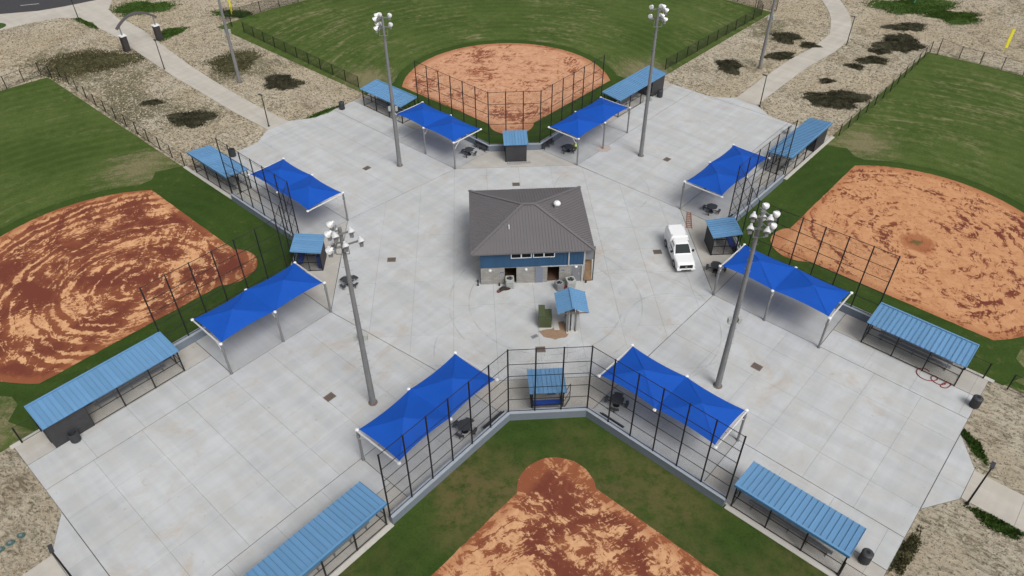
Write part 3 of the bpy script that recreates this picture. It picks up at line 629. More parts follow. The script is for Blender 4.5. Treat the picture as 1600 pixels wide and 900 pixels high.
# ------------------------------------------------------------------ shade canopies
def canopy(key, label):
    k, pi, po = CAN[key]; fo = FIELDS[k]['o']; a, b = Vector((*pi, 0)), Vector((*po, 0)); d = (b-a).normalized(); n = Vector((-d.y, d.x, 0))
    if (Vector((*W(k, 0, 12), 0))-a).dot(n) < 0: a, b = b, a; d = -d
    L = (b-a).length; rz = math.atan2(d.y, d.x); H = 3.5; D = 4.6
    t = thing('shade_canopy', a, rz, label, 'canopy', 'blue shade canopies around the plaza')
    post = MB().tube((0, 0, 0), (0, 0, H+0.05), 0.10, 0.10, 12).lathe([(0.16, 0), (0.16, 0.02), (0.1, 0.03)], 12)
    pm = post.mesh('post', M['galv'], False)
    arm = MB().tube((0, 0, H-0.02), (0, D, H+0.02), 0.085, 0.07, 10).tube((0, 0.05, H-0.9), (0, 0.95, H-0.04), 0.045, 0.045, 8)
    am = arm.mesh('arm', M['pale_galv']); cp = MB().lathe([(0.0, 0.0), (0.14, 0.0), (0.14, 0.10), (0.05, 0.14)], 12).mesh('corner_bracket', M['white'])
    for i in range(3):
        x = L*i/2; p = link('post', pm, t, (x, 0, 0)); link('collar', MB().lathe([(0.1, H-0.75), (0.135, H-0.73), (0.135, H-0.55), (0.1, H-0.53)], 12).mesh('collar', M['galv']), p)
        link('arm', am, t, (x, 0, 0)); link('corner_bracket', cp, t, (x, 0, H+0.05)); link('corner_bracket', cp, t, (x, D, H))
    f = MB(); m = 14; rr = random.Random(key)
    for bay in range(2):
        x0, x1 = L*bay/2+0.12*(bay == 0), L*(bay+1)/2-0.12*(bay == 1); vs = []
        for j in range(m+1):
            for i in range(m+1):
                a_, b_ = 2*i/m-1, 2*j/m-1
                sy = 0.17*(1-a_*a_); y = D/2+(D/2-0.10-sy*abs(b_))*b_
                ends = (bay == 0 and a_ < 0) or (bay == 1 and a_ > 0)
                sx = 0.10*(1-b_*b_)*abs(a_) if ends else 0.0; x = (x0+x1)/2+((x1-x0)/2-sx)*a_
                z = H+0.13+0.66*(1-max(abs(a_), abs(b_)))+0.05*(1-a_*a_)*(1-b_*b_)-0.05*math.sin(PI*(1-max(abs(a_), abs(b_))))
                vs.append((x, y, z))
        fs = []
        for j in range(m):
            for i in range(m):
                q = (j*(m+1)+i, j*(m+1)+i+1, (j+1)*(m+1)+i+1, (j+1)*(m+1)+i); s = (i < m/2) == (j < m/2)
                fs += [(q[0], q[1], q[2]), (q[0], q[2], q[3])] if s else [(q[0], q[1], q[3]), (q[1], q[2], q[3])]
        f.add(vs, fs)
    fb = f.obj('fabric', M['fabric'], t)
    for bay in range(2):          # stitched hip seams
        x0, x1 = L*bay/2, L*(bay+1)/2; cx = (x0+x1)/2
        for cxn, cyn in ((x0, 0), (x1, 0), (x0, D), (x1, D)):
            pr = None; s = MB()
            for q in range(9):
                u = q/8*0.93; p = Vector((cxn+(cx-cxn)*u+(0.12 if cxn < cx else -0.12)*(1-u), cyn+(D/2-cyn)*u+(0.1 if cyn == 0 else -0.1)*(1-u), H+0.142+0.66*u+0.05*(1-(1-u)**2)**2-0.05*math.sin(PI*u)))
                if pr is not None: s.bar(pr, p, 0.05, 0.012)
                pr = p
            s.obj('seam', M['fabric'], fb)
    return t
canopy('NL', 'blue canopy behind the near backstop, left of its small booth'); canopy('NR', 'blue canopy behind the near backstop, right of its small booth')
canopy('LN', 'blue canopy beside the long dugout of the left field'); canopy('LF', 'blue canopy behind the left backstop, on the side away from the long dugout')
canopy('RN', 'blue canopy nearest the white truck, crossed by the right light pole'); canopy('RF', 'blue canopy behind the right backstop, beyond the ladder on the ground')
canopy('BL', 'blue canopy at the far backstop, left of its small booth'); canopy('BR', 'blue canopy at the far backstop over the person in yellow')

# ------------------------------------------------------------------ dugouts
def dugout(k, s, label):
    F = FIELDS[k]; u, v = F['ci'][s]; lng = F['long'] == s; L = 11.05 if lng else 8.0; D = 2.55
    dx, dy = (SQ*s, SQ)
    if s > 0: org = (u, v); ang = PI/4
    else: org = (-u - SQ*L, v + SQ*L); ang = -PI/4
    t = thing('dugout', (*W(k, *org), 0), F['rz']+ang, label, 'dugout', 'blue-roofed dugouts')
    # local: x along, y towards the field; outer end is x=L when s>0, x=0 when s<0
    zf, zb = 2.50, 2.78
    def X(x): return x if s > 0 else L-x        # distance from the inner end
    B0 = L-3.05 if lng else L                   # open part ends here (from inner end)
    nb = 3; xsb = [B0*i/nb for i in range(nb+1)]
    pf = MB().box(-0.05, 0.05, -0.05, 0.05, 0, zf).mesh('post', M['black']); pb = MB().box(-0.05, 0.05, -0.05, 0.05, 0, zb).mesh('post', M['black'])
    for x in xsb: link('post', pf, t, (X(x), 0.06, 0)); link('post', pb, t, (X(x), D-0.06, 0))
    for y, zt in ((0.06, zf), (D-0.06, zb)):
        for z in (0.06, 1.25, zt-0.06): MB().bar((X(0), y, z), (X(B0), y, z), 0.045).obj('rail', M['black'], t)
        for a, b in zip(xsb, xsb[1:]): quad_panel('mesh_panel', [(X(a), y, 0.06), (X(b), y, 0.06), (X(b), y, zt-0.06), (X(a), y, zt-0.06)], M['mesh'], t)
    for x in ([0] if lng else [0, L]):
        for z in (0.06, 1.25, zf-0.06): MB().bar((X(x), 0.06, z), (X(x), D-0.06, z), 0.04).obj('end_rail', M['black'], t)
        quad_panel('mesh_panel', [(X(x), 0.06, 0.06), (X(x), D-0.06, 0.06), (X(x), D-0.06, zb-0.06), (X(x), 0.06, zf-0.06)], M['mesh'], t)
        link('gate_post', MB().box(-0.04, 0.04, -0.04, 0.04, 0, 2.2).mesh('gate_post', M['black']), t, (X(x), 1.4, 0))
    for x in xsb[1:-1] + [0.5, B0-0.5]:        # roof brackets
        MB().bar((X(x), 0.06, zf-0.03), (X(x), D-0.06, zb-0.03), 0.07).obj('rafter', M['charcoal'], t)
    if lng:
        w = MB(); a, b = sorted((X(B0), X(L))); T = 0.2
        w.box(a, b, 0, T, 0, zf-0.05).box(a, b, D-T, D, 0, zb-0.05).box(a, a+T, T, D-T, 0, zf-0.05).box(b-T, b, T, D-T, 0, zf-0.05)
        st = w.obj('storage_wall', M['dark_block'], t)
        e = X(L)+(0.01 if s > 0 else -0.06); MB().box(e, e+0.05, 0.7, 1.65, 0.02, 2.1).obj('storage_door', M['charcoal'], t)
    # mono-pitch roof of separate ribbed panels
    y0, y1 = -0.16, D+0.28; sl = (zb-zf)/D; z0, z1 = zf+sl*y0+0.02, zf+sl*y1+0.02
    deck = MB().add([(-0.12, y0, z0), (L+0.12, y0, z0), (L+0.12, y1, z1), (-0.12, y1, z1), (-0.12, y0, z0-0.06), (L+0.12, y0, z0-0.06), (L+0.12, y1, z1-0.06), (-0.12, y1, z1-0.06)],
                    [(0, 1, 2, 3), (7, 6, 5, 4), (0, 4, 5, 1), (1, 5, 6, 2), (2, 6, 7, 3), (3, 7, 4, 0)]).obj('roof', M['fascia_blue'], t)
    n = round((L+0.24)/0.405); pw = (L+0.24)/n
    pm = MB(); zz = lambda y, h: zf+sl*y+0.02+h
    for xa, xb, h in ((-pw/2+0.012, pw/2-0.045, 0.022), (pw/2-0.045, pw/2-0.004, 0.085)):
        pm.add([(xa, y0-0.02, zz(y0-0.02, 0.001)), (xb, y0-0.02, zz(y0-0.02, 0.001)), (xb, y1, zz(y1, 0.001)), (xa, y1, zz(y1, 0.001)), (xa, y0-0.02, zz(y0-0.02, h)), (xb, y0-0.02, zz(y0-0.02, h)), (xb, y1, zz(y1, h)), (xa, y1, zz(y1, h))],
               [(3, 2, 1, 0), (4, 5, 6, 7), (0, 1, 5, 4), (1, 2, 6, 5), (2, 3, 7, 6), (3, 0, 4, 7)])
    me = pm.mesh('roof_panel', M['roof_blue'])
    for i in range(n): link('roof_panel', me, deck, (-0.12+pw*(i+0.5), 0, 0))
    MB().bar((-0.14, y1-0.06, z1+0.07), (L+0.14, y1-0.06, z1+0.07), 0.16, 0.05).obj('ridge_trim', M['roof_blue'], deck)
    MB().bar((-0.14, y1+0.015, z1-0.05), (L+0.14, y1+0.015, z1-0.05), 0.03, 0.20).obj('fascia', M['fascia_blue'], deck)
    for x in (-0.135, L+0.135): MB().bar((x, y0, z0+0.0), (x, y1, z1+0.0), 0.03, 0.16).obj('barge_trim', M['roof_blue'], deck)
    # players' bench inside
    inv = frame(k) @ Matrix.Translation((*org, 0)) @ Matrix.Rotation(ang, 4, 'Z')
    bx0, bx1 = sorted((X(0.9), X(B0-0.9))); c = inv @ Vector(((bx0+bx1)/2, 1.55, 0)); hl = (bx1-bx0)/2
    bt = thing('player_bench', c, F['rz']+ang, 'long grey backed bench inside the '+label.split(',')[0].replace('dugout', 'dugout', 1), 'bench', 'benches inside the dugouts')
    MB().box(-hl, hl, -0.18, 0.16, 0.42, 0.46).obj('seat', M['bench'], bt); MB().box(-hl, hl, 0.20, 0.24, 0.62, 0.88).obj('backrest', M['bench'], bt)
    nl = 5; lm = MB().bar((0, -0.15, 0), (0, -0.1, 0.42), 0.06).bar((0, 0.15, 0), (0, 0.22, 0.86), 0.06).bar((0, -0.25, 0.03), (0, 0.28, 0.03), 0.06).mesh('leg', M['galv'])
    for i in range(nl): link('leg', lm, bt, (-hl+0.3+(2*hl-0.6)*i/(nl-1), 0, 0))
    # pale kerb on the field side
    kb = MB().box(-0.3 if s > 0 else -2.4, L+(2.4 if s > 0 else 0.3), D+0.02, D+0.42, -0.05, 0.03).obj('kerb', M['kerb'], None, (*W(k, *org), 0), F['rz']+ang); kb['kind'] = 'structure'
dugout('near', +1, 'long dugout cut by the bottom edge, left of the near field'); dugout('near', -1, 'short dugout on the right side of the near field')
dugout('far', +1, 'long dugout with dark storage end, right of the far field'); dugout('far', -1, 'short dugout left of the far field')
dugout('left', -1, 'long dugout with dark brick storage end, near side of the left field'); dugout('left', +1, 'short dugout on the far side of the left field')
dugout('right', +1, 'short dugout with red hose beside it, near side of the right field'); dugout('right', -1, 'long dugout on the far side of the right field')

# ------------------------------------------------------------------ backstops
WALL_H = 0.85; TOP = 7.9; RAILS = (0.93, 2.30, 3.65, 5.0, 6.3, 7.88)
PM = MB().tube((0, 0, 0.80), (0, 0, TOP), 0.062, 0.062, 8).lathe([(0.062, TOP), (0.075, TOP+0.01), (0.03, TOP+0.07)], 8).mesh('post', M['black'])
def backstop(k, which):
    F = FIELDS[k]; w = F['wing']; line = [(-CORNER-w[0], w[1]), (-CORNER, 0), (CORNER, 0), (CORNER+w[0], w[1])]
    # low wall, mitred
    t = thing('backstop_wall', (*F['o'], 0), F['rz'], 'low blue-grey wall carrying the tall %s backstop fence' % which, 'wall', 'low backstop walls')
    def strip(half, z0, z1):
        ns = []; P = [Vector((*p, 0)) for p in line]; off = []
        for i in range(4):
            dirs = []
            if i > 0: dirs.append((P[i]-P[i-1]).normalized())
            if i < 3: dirs.append((P[i+1]-P[i]).normalized())
            nrm = [Vector((-d.y, d.x, 0)) for d in dirs]; m = sum(nrm, Vector()).normalized(); m = m/m.dot(nrm[0]); off.append(m)
        g = MB(); vs = []
        for p, m in zip(P, off): vs += [(p.x+m.x*half, p.y+m.y*half, z0), (p.x-m.x*half, p.y-m.y*half, z0), (p.x-m.x*half, p.y-m.y*half, z1), (p.x+m.x*half, p.y+m.y*half, z1)]
        fs = [(0, 1, 2, 3), (15, 14, 13, 12)]
        for i in range(3):
            for j in range(4): fs.append((i*4+j, (i+1)*4+j, (i+1)*4+(j+1) % 4, i*4+(j+1) % 4))
        return g.add(vs, fs)
    strip(0.20, -0.05, WALL_H-0.06).obj('wall_body', M['grey_wall'], t); strip(0.235, WALL_H-0.06, WALL_H).obj('wall_cap', M['wall_cap'], t)
    t = thing('backstop_fence', (*F['o'], 0), F['rz'], 'tall black chain-link backstop fence of the %s field' % which, 'fence', 'tall backstop fences')
    for (a, b), n in zip(zip(line, line[1:]), (6, 3, 6)):
        for i in range(n + (1 if (a[0] > 0) else 0)):
            q = i/n; link('post', PM, t, (a[0]+(b[0]-a[0])*q, a[1]+(b[1]-a[1])*q, 0))
        for z in RAILS: MB().tube((*a, z), (*b, z), 0.028, 0.028, 6).obj('rail', M['black'], t)
        for i in range(n):
            p = [a[j]+(b[j]-a[j])*i/n for j in (0, 1)]; q = [a[j]+(b[j]-a[j])*(i+1)/n for j in (0, 1)]
            quad_panel('mesh_panel', [(*p, 0.9), (*q, 0.9), (*q, TOP-0.03), (*p, TOP-0.03)], M['mesh'], t)
for k, w in (('near', 'nearest'), ('far', 'far'), ('left', 'left-hand'), ('right', 'right-hand')): backstop(k, w)

# ------------------------------------------------------------------ booths behind home plate
def booth(k, label):
    F = FIELDS[k]; t = thing('scorer_booth', (*F['o'], 0), F['rz'], label, 'booth', 'small blue-roofed booths behind the backstops')
    hw, v0, v1, zf, zb = 1.25, -2.85, -0.32, 2.42, 2.72
    for x in (-hw, hw):
        for y, z in ((v0, zf), (v1, zb)): MB().box(x-0.05, x+0.05, y-0.05, y+0.05, 0, z).obj('post', M['black'], t)
    MB().box(-hw, hw, v0-0.06, v0+0.02, 0.02, zf).obj('back_wall', M['dark_block'], t)
    for x in (-hw, hw):
        for z in (0.06, 1.1, zf-0.08): MB().bar((x, v0, z), (x, v1, z), 0.05).obj('rail', M['black'], t)
        MB().bar((x, (v0+v1)/2, 0), (x, (v0+v1)/2, zf+0.1), 0.06).obj('door_post', M['black'], t)
        quad_panel('mesh_panel', [(x, v0, 0.06), (x, v1, 0.06), (x, v1, zf), (x, v0, zf)], M['mesh_dense'], t)
    for z in (0.06, 1.1, zb-0.1): MB().bar((-hw, v1, z), (hw, v1, z), 0.05).obj('rail', M['black'], t)
    MB().box(-hw+0.1, hw-0.1, v1-0.65, v1-0.1, 0.92, 0.97).obj('counter', M['blue_item'], t); MB().box(-0.9, -0.2, v0+0.1, v0+0.5, 0.02, 1.5).obj('cabinet', M['blue_item'], t)
    MB().box(0.3, 0.85, v0+0.1, v0+0.4, 0.9, 1.35).obj('wall_box', M['cream'], t)
    y0, y1 = v0-0.22, v1+0.22; sl = (zb-zf)/(v1-v0); zz = lambda y, h: zf+sl*(y-v0)+0.02+h; rw = hw+0.22
    deck = MB().add([(x, y, zz(y, h)) for h in (-0.06, 0) for x, y in ((-rw, y0), (rw, y0), (rw, y1), (-rw, y1))], [(3, 2, 1, 0), (4, 5, 6, 7), (0, 1, 5, 4), (1, 2, 6, 5), (2, 3, 7, 6), (3, 0, 4, 7)]).obj('roof', M['fascia_blue'], t)
    n = 8; pw = 2*rw/n; pm = MB()
    for xa, xb, h in ((-pw/2+0.012, pw/2-0.045, 0.022), (pw/2-0.045, pw/2-0.004, 0.08)):
        pm.add([(x, y, zz(y, hh)) for hh in (0.001, h) for x, y in ((xa, y0-0.02), (xb, y0-0.02), (xb, y1+0.02), (xa, y1+0.02))], [(3, 2, 1, 0), (4, 5, 6, 7), (0, 1, 5, 4), (1, 2, 6, 5), (2, 3, 7, 6), (3, 0, 4, 7)])
    me = pm.mesh('roof_panel', M['roof_blue'])
    for i in range(n): link('roof_panel', me, deck, (-rw+pw*(i+0.5), 0, 0))
    for x in (-rw-0.012, rw+0.012): MB().bar((x, y0, zz(y0, 0.0)), (x, y1, zz(y1, 0.0)), 0.03, 0.17).obj('barge_trim', M['roof_blue'], deck)
    return t
bn = booth('near', 'booth with open gate behind the nearest backstop'); booth('far', 'booth with a ladder lying before it at the far backstop')
booth('left', 'booth behind the left backstop, beside the front left light pole'); booth('right', 'booth behind the right backstop, right of the white truck')
gt = thing('booth_gate', (1.78, -21.0, 0), math.radians(58), 'open black mesh gate swung out beside the nearest booth', 'gate')
MB().bar((0, 0, 0.1), (0, 0, 1.9), 0.05).bar((1.3, 0, 0.1), (1.3, 0, 1.9), 0.05).bar((0, 0, 0.1), (1.3, 0, 0.1), 0.05).bar((0, 0, 1.9), (1.3, 0, 1.9), 0.05).bar((0, 0, 1.0), (1.3, 0, 1.0), 0.04).obj('gate_frame', M['black'], gt)
quad_panel('mesh_panel', [(0, 0, 0.1), (1.3, 0, 0.1), (1.3, 0, 1.9), (0, 0, 1.9)], M['mesh'], gt)

# ------------------------------------------------------------------ perimeter fences
def fence(name, pts, label, h=1.75, dens='mesh_dense', sp=3.05, lean=0):
    P = [Vector((*p, 0)) for p in pts]; t = thing(name, P[0], 0, label, 'fence', 'perimeter chain-link fences')
    pm = MB().tube((0, 0, 0), (0, 0, h), 0.062, 0.062, 8).mesh('post', M['black']); o = P[0]; last = None
    for a, b in zip(P, P[1:]):
        n = max(1, round((b-a).length/sp))
        for i in range(n):
            p, q = a.lerp(b, i/n)-o, a.lerp(b, (i+1)/n)-o
            link('post', pm, t, p); last = q
            for z in (0.08, h-0.03): MB().tube((p.x, p.y, z), (q.x, q.y, z), 0.022, 0.022, 6).obj('rail', M['black'], t)
            quad_panel('mesh_panel', [(p.x, p.y, 0.05), (q.x, q.y, 0.05), (q.x, q.y, h-0.03), (p.x, p.y, h-0.03)], M[dens], t)
    link('post', pm, t, last); return t
fence('foul_line_fence', [(-21.2, 41.3), (-38.4, 59.5), (-42.6, 64.0)], 'dark mesh fence along the left foul line of the far field')
fence('foul_line_fence', [(24.6, 44.4), (46.2, 65.7), (46.6, 69.2)], 'dark mesh fence along the right foul line of the far field')
fence('foul_line_fence', [(-40.4, 20.5), (-57.5, 38.0), (-66.3, 47.8)], 'mesh fence between the left field and the scrubby path strip', dens='mesh')
fence('foul_line_fence', [(42.6, 22.6), (53.0, 32.7), (67.5, 48.0)], 'mesh fence between the right field and the sandy strip', dens='mesh')
def arc(k, a0, a1, n):
    return [W(k, RF_*math.cos(t), 7+RF_*math.sin(t)) for t in np.linspace(math.radians(a0), math.radians(a1), n)]
fence('outfield_fence', [(-67.5, 47.7), (-69.6, 48.9)], 'short gate-end fence return at the far corner of the left field', h=1.9, sp=3.6)
fence('outfield_fence', [(-69.6, 48.9)] + arc('left', 43.5, 66, 9), 'outfield fence of the left field below the sandy mound', dens='mesh', h=1.9)
fence('outfield_fence', [(68.1, 46.9), (69.3, 48.7)], 'short gate-end fence return at the far corner of the right field', h=1.9, sp=2.4)
fence('outfield_fence', [(69.3, 48.7)] + arc('right', 137.5, 112, 10), 'outfield fence of the right field beside the yellow foul pole', h=1.9, dens='mesh')
fence('outfield_fence', [(-45.2, 66.6), (-47.2, 70.5)] + arc('far', 137, 112, 8), 'outfield fence at the top left corner of the far field', h=1.9)
fence('outfield_fence', [(49.3, 67.2)] + arc('far', 41.5, 62, 7), 'outfield fence at the top right corner of the far field', h=1.9)
def stub(k, s, label):       # walk-through fence ends beside the outer dugout end
    F = FIELDS[k]; u, v = F['ci'][s]; L = 11.05 if F['long'] == s else 8.0; e = (u+SQ*L, v+SQ*L)
    p0 = (e[0]-SQ*2.6+0.05, e[1]+SQ*2.6+0.05); p1 = (p0[0]+SQ*1.5, p0[1]+SQ*1.5); p2 = (p1[0]+SQ*1.9, p1[1]+SQ*1.9); p3 = (p2[0]+SQ*5, p2[1]+SQ*5)
    fence('dugout_side_fence', [W(k, s*p0[0], p0[1]), W(k, s*p1[0], p1[1])], label, dens='mesh', h=1.8)
    return [W(k, s*p2[0], p2[1]), W(k, s*p3[0], p3[1])]
q = stub('left', -1, 'short fence piece past the storage end of the left long dugout'); fence('foul_line_fence', q, 'foul line fence starting at the left image edge', dens='mesh', h=1.8)
q = stub('right', +1, 'short fence piece past the outer end of the right short dugout'); fence('foul_line_fence', q, 'foul line fence starting at the right image edge', dens='mesh', h=1.8)
stub('near', -1, 'short fence piece beside the trash can at the near right dugout')

# ------------------------------------------------------------------ light poles
def flood(par, c, az, tilt=-0.75, s=0.78):
    Mx = Matrix.Rotation(az-PI/2, 3, 'Z') @ Matrix.Rotation(-PI/2+tilt, 3, 'X')
    f = MB().lathe([(0.05*s, -0.36*s), (0.11*s, -0.34*s), (0.13*s, -0.18*s), (0.20*s, -0.12*s), (0.30*s, 0.04*s), (0.33*s, 0.20*s), (0.345*s, 0.22*s)], 14, c, Mx).obj('floodlight', M['reflector'], par, smooth=True)
    MB().lathe([(0.01, 0.225*s), (0.325*s, 0.221*s), (0.325*s, 0.228*s)], 14, c, Mx).obj('lens', M['lens'], f)
    b = Vector(c); MB().box(b.x-0.12, b.x+0.12, b.y-0.12, b.y+0.12, b.z-0.52, b.z-0.30).obj('ballast', M['galv'], f)
def light_pole(x, y, H, dirs, label, nl=(2, 3), sq=False):
    t = thing('light_pole', (x, y, 0), 0, label, 'light pole', 'tall sports light poles')
    p = MB().tube((0, 0, 0), (0, 0, H), 0.27, 0.13, 10); p.obj('pole', M['pole'], t)
    MB().lathe([(0.40, 0), (0.40, 0.04), (0.29, 0.05)], 12).obj('base_plate', M['rust'], t)
    pegs = MB()
    for i in range(34):
        z = 3.2+i*0.42; a = 0.3+(i % 2)*PI; r = 0.27-0.14*z/H; pegs.tube((r*math.cos(a), r*math.sin(a), z), ((r+0.18)*math.cos(a), (r+0.18)*math.sin(a), z), 0.014, 0.014, 5)
    pegs.obj('climbing_pegs', M['galv'], t)['kind'] = 'stuff'
    for sgn in (-1, 1): # control boxes strapped on either side
        MB().box(sgn*0.40-0.13, sgn*0.40+0.13, -0.16, 0.16, 7.35, 7.85).bar((0, 0, 7.6), (sgn*0.4, 0, 7.6), 0.06).obj('control_box', M['ac'], t)
    for ti, z in enumerate((H-0.25, H-1.25)):
        for az in dirs:
            dx, dy = math.cos(az), math.sin(az); tx, ty = -dy, dx; n = nl[ti]; hw = 0.55*(n-1)+0.12; o = 0.38
            MB().bar((dx*o-tx*hw, dy*o-ty*hw, z), (dx*o+tx*hw, dy*o+ty*hw, z), 0.10).bar((0, 0, z), (dx*o, dy*o, z), 0.09).obj('crossarm', M['galv'], t)
            for i in range(n):
                w = (i-(n-1)/2)*1.12; flood(t, (dx*(o+0.28)+tx*w, dy*(o+0.28)+ty*w, z+0.22), az)
    MB().bar((-0.45, -0.45, H-1.9), (0.45, -0.45, H-1.9), 0.05).bar((0.45, -0.45, H-1.9), (0.45, -0.45, H-1.2), 0.05).bar((-0.45, -0.45, H-1.9), (-0.45, -0.45, H-1.2), 0.05).bar((0, 0, H-1.9), (0, -0.45, H-1.9), 0.05).obj('service_bracket', M['galv'], t)
    return t
light_pole(-13.95, -19.24, 17.9, (PI*1.0, -PI*0.35), 'tall grey light pole in front of the near left canopy', (2, 3))
light_pole(15.23, -19.16, 17.9, (PI*0.12, -PI*0.62), 'tall grey light pole crossing the canopy near the white truck', (2, 2))
light_pole(16.03, 19.35, 18.3, (PI*0.02, PI*0.55), 'tall grey light pole beside the far right canopy', (2, 2))
light_pole(-13.96, 18.96, 18.3, (PI*0.98, PI*0.42), 'tall grey light pole beside the far left canopy', (2, 2))
light_pole(-39.0, 44.4, 18.3, (PI*0.5, PI*0.9), 'tall light pole in the scrub strip by the upper left path', (2, 2))
light_pole(39.0, 44.0, 18.3, (PI*0.5, PI*0.1), 'tall light pole in the sandy strip by the upper right path', (2, 2))

def lamp_post(x, y, az, label, h=4.4):
    t = thing('path_lamp', (x, y, 0), az, label, 'lamp post', 'slim black path lamps')
    MB().tube((0, 0, 0), (0, 0, h), 0.075, 0.055, 8).obj('pole', M['black'], t); MB().lathe([(0.15, 0), (0.15, 0.05), (0.08, 0.06)], 10).obj('base_plate', M['black'], t)
    MB().box(-0.06, 0.62, -0.13, 0.13, h, h+0.07).obj('lamp_head', M['charcoal'], t)
lamp_post(-32.06, 30.29, 2.4, 'black path lamp where the upper left path meets the plaza'); lamp_post(-51.58, 49.83, 2.2, 'black path lamp in front of the entrance arch')
lamp_post(-72.94, 72.13, 2.0, 'black path lamp by the road at the top left'); lamp_post(35.03, 31.55, 2.2, 'black path lamp where the upper right path meets the plaza')
lamp_post(55.78, 52.0, 2.6, 'black path lamp at the bend of the upper right path'); lamp_post(30.28, -31.66, 0.8, 'black path lamp at the lower right path', 4.3)
lamp_post(-32.3, -34.2, 2.2, 'black path lamp at the bottom left corner', 4.3)

# ------------------------------------------------------------------ entrance arch
def entrance():
    a, b = Vector((-59.7, 57.5, 0)), Vector((-55.84, 61.7, 0)); c = (a+b)/2; d = (b-a); rz = math.atan2(d.y, d.x); hw = d.length/2
    t = thing('entrance_arch', c, rz, 'curved grey arch on two dark brick pillars over the path', 'arch')
    for x in (-hw, hw):
        p = MB().box(x-0.42, x+0.42, -0.42, 0.42, 0, 2.35).obj('pillar', M['brown_brick'], t); MB().box(x-0.5, x+0.5, -0.5, 0.5, 2.35, 2.5).obj('pillar_cap', M['white'], p)
        MB().tube((x, 0, 2.5), (x, 0, 3.75), 0.10, 0.10, 10).obj('support_post', M['galv'], t)
    R = 20; g1 = MB(); prev = None
    for i in range(R+1):
        u = -1+2*i/R; p = (u*(hw+0.55), 0, 3.55+1.55*(1-u*u))
        if prev: g1.bar(prev, p, 0.30, 0.34)
        prev = p
    g1.obj('arch_beam', M['arch'], t)
entrance()

# ------------------------------------------------------------------ small site furniture
def trash(x, y, label, lid=True):
    t = thing('trash_can', (x, y, 0), 0, label, 'trash can', 'dark round trash cans')
    MB().lathe([(0.34, 0.03), (0.36, 0.08), (0.37, 0.92), (0.39, 0.94), (0.39, 0.98), (0.33, 0.98), (0.32, 0.3)], 20).obj('body', M['charcoal'], t)
    sm = MB().box(-0.03, 0.03, 0.355, 0.385, 0.08, 0.90).mesh('slat', M['charcoal'])
    for i in range(16): link('slat', sm, t, (0, 0, 0), 2*PI*i/16)
    if lid:
        l = MB().lathe([(0.40, 0.97), (0.40, 1.02), (0.30, 1.10), (0.15, 1.12)], 20).obj('lid', M['charcoal'], t); MB().lathe([(0.001, 1.121), (0.14, 1.123), (0.14, 1.13)], 14).obj('opening', M['tyre'], l)
trash(35.7, -22.7, 'lidded dark trash can past the right short dugout'); trash(20.85, -35.6, 'lidded dark trash can at the end of the near right dugout')
trash(-37.2, -21.75, 'open dark trash can against the dark brick storage wall', False); trash(-22.8, 34.6, 'dark trash can at the grassy edge left of the far dugout')
trash(21.8, 35.3, 'dark trash can beside the far right storage wall'); trash(-35.0, 22.6, 'dark trash can behind the left short dugout', False)

t = thing('drinking_fountain', (36.2, 23.6, 0), 0.8, 'pale metal drinking fountain behind the right long dugout', 'drinking fountain')
MB().box(-0.14, 0.14, -0.14, 0.14, 0, 0.95).obj('pedestal', M['alu'], t); MB().lathe([(0.10, 0.95), (0.26, 1.0), (0.27, 1.06), (0.2, 1.04), (0.02, 1.0)], 16, (0.12, 0, 0)).obj('bowl', M['alu'], t); MB().lathe([(0.1, 0.6), (0.24, 0.65), (0.25, 0.7), (0.18, 0.69), (0.02, 0.66)], 16, (-0.3, 0, 0)).obj('low_bowl', M['alu'], t)
for i, (x, y) in enumerate(((-37.85, -30.1), (-38.35, -30.65), (-38.8, -31.15))):
    t = thing('irrigation_valve', (x, y, -0.05), 0.4*i, ('teal irrigation valve box in bare soil, closest to the plaza corner', 'teal irrigation valve box in bare soil, middle of three', 'teal irrigation valve box in bare soil at the left image edge')[i], 'valve box', 'irrigation valve boxes at lower left')
    MB().prism([(0.30*math.cos(k*PI/4+0.4), 0.22*math.sin(k*PI/4+0.4)) for k in range(8)], 0, 0.10).obj('box', M['valve'], t); MB().lathe([(0.02, 0.10), (0.12, 0.11), (0.12, 0.15), (0.02, 0.17)], 10).obj('cap', M['galv'], t)
M_ = [(0.95*math.cos(k*0.35)*(1+0.18*math.sin(k*1.7)), 0.85*math.sin(k*0.35)*(1+0.15*math.cos(k*2.3))) for k in range(18)]
o = MB().prism(ccw(M_), 0.004, 0.012).obj('concrete_patch', M['patch'], None, (11.65, 21.4, 0), 0.3); o['kind'] = 'structure'

def picnic(x, y, rz, label):
    t = thing('picnic_table', (x, y, 0), rz, label, 'picnic table', 'dark octagonal picnic tables')
    oc = [(0.62*math.cos(PI/8+i*PI/4), 0.62*math.sin(PI/8+i*PI/4)) for i in range(8)]
    MB().prism(oc, 0.72, 0.77).obj('tabletop', M['charcoal'], t); MB().lathe([(0.30, 0), (0.30, 0.03), (0.07, 0.06), (0.07, 0.72)], 10).obj('pedestal', M['black'], t)
    for i in range(4):
        a = i*PI/2+PI/4; ca, sa = math.cos(a), math.sin(a); sp = []
        for th in np.linspace(-0.42, 0.42, 6): sp.append((1.02*math.cos(a+th), 1.02*math.sin(a+th)))
        for th in np.linspace(0.42, -0.42, 6): sp.append((0.76*math.cos(a+th), 0.76*math.sin(a+th)))
        s = MB().prism(ccw(sp), 0.43, 0.47).obj('seat', M['charcoal'], t)
        MB().bar((0.07*ca, 0.07*sa, 0.25), (0.89*ca, 0.89*sa, 0.40), 0.06).bar((0.89*ca, 0.89*sa, 0), (0.89*ca, 0.89*sa, 0.43), 0.06).obj('seat_arm', M['black'], t)
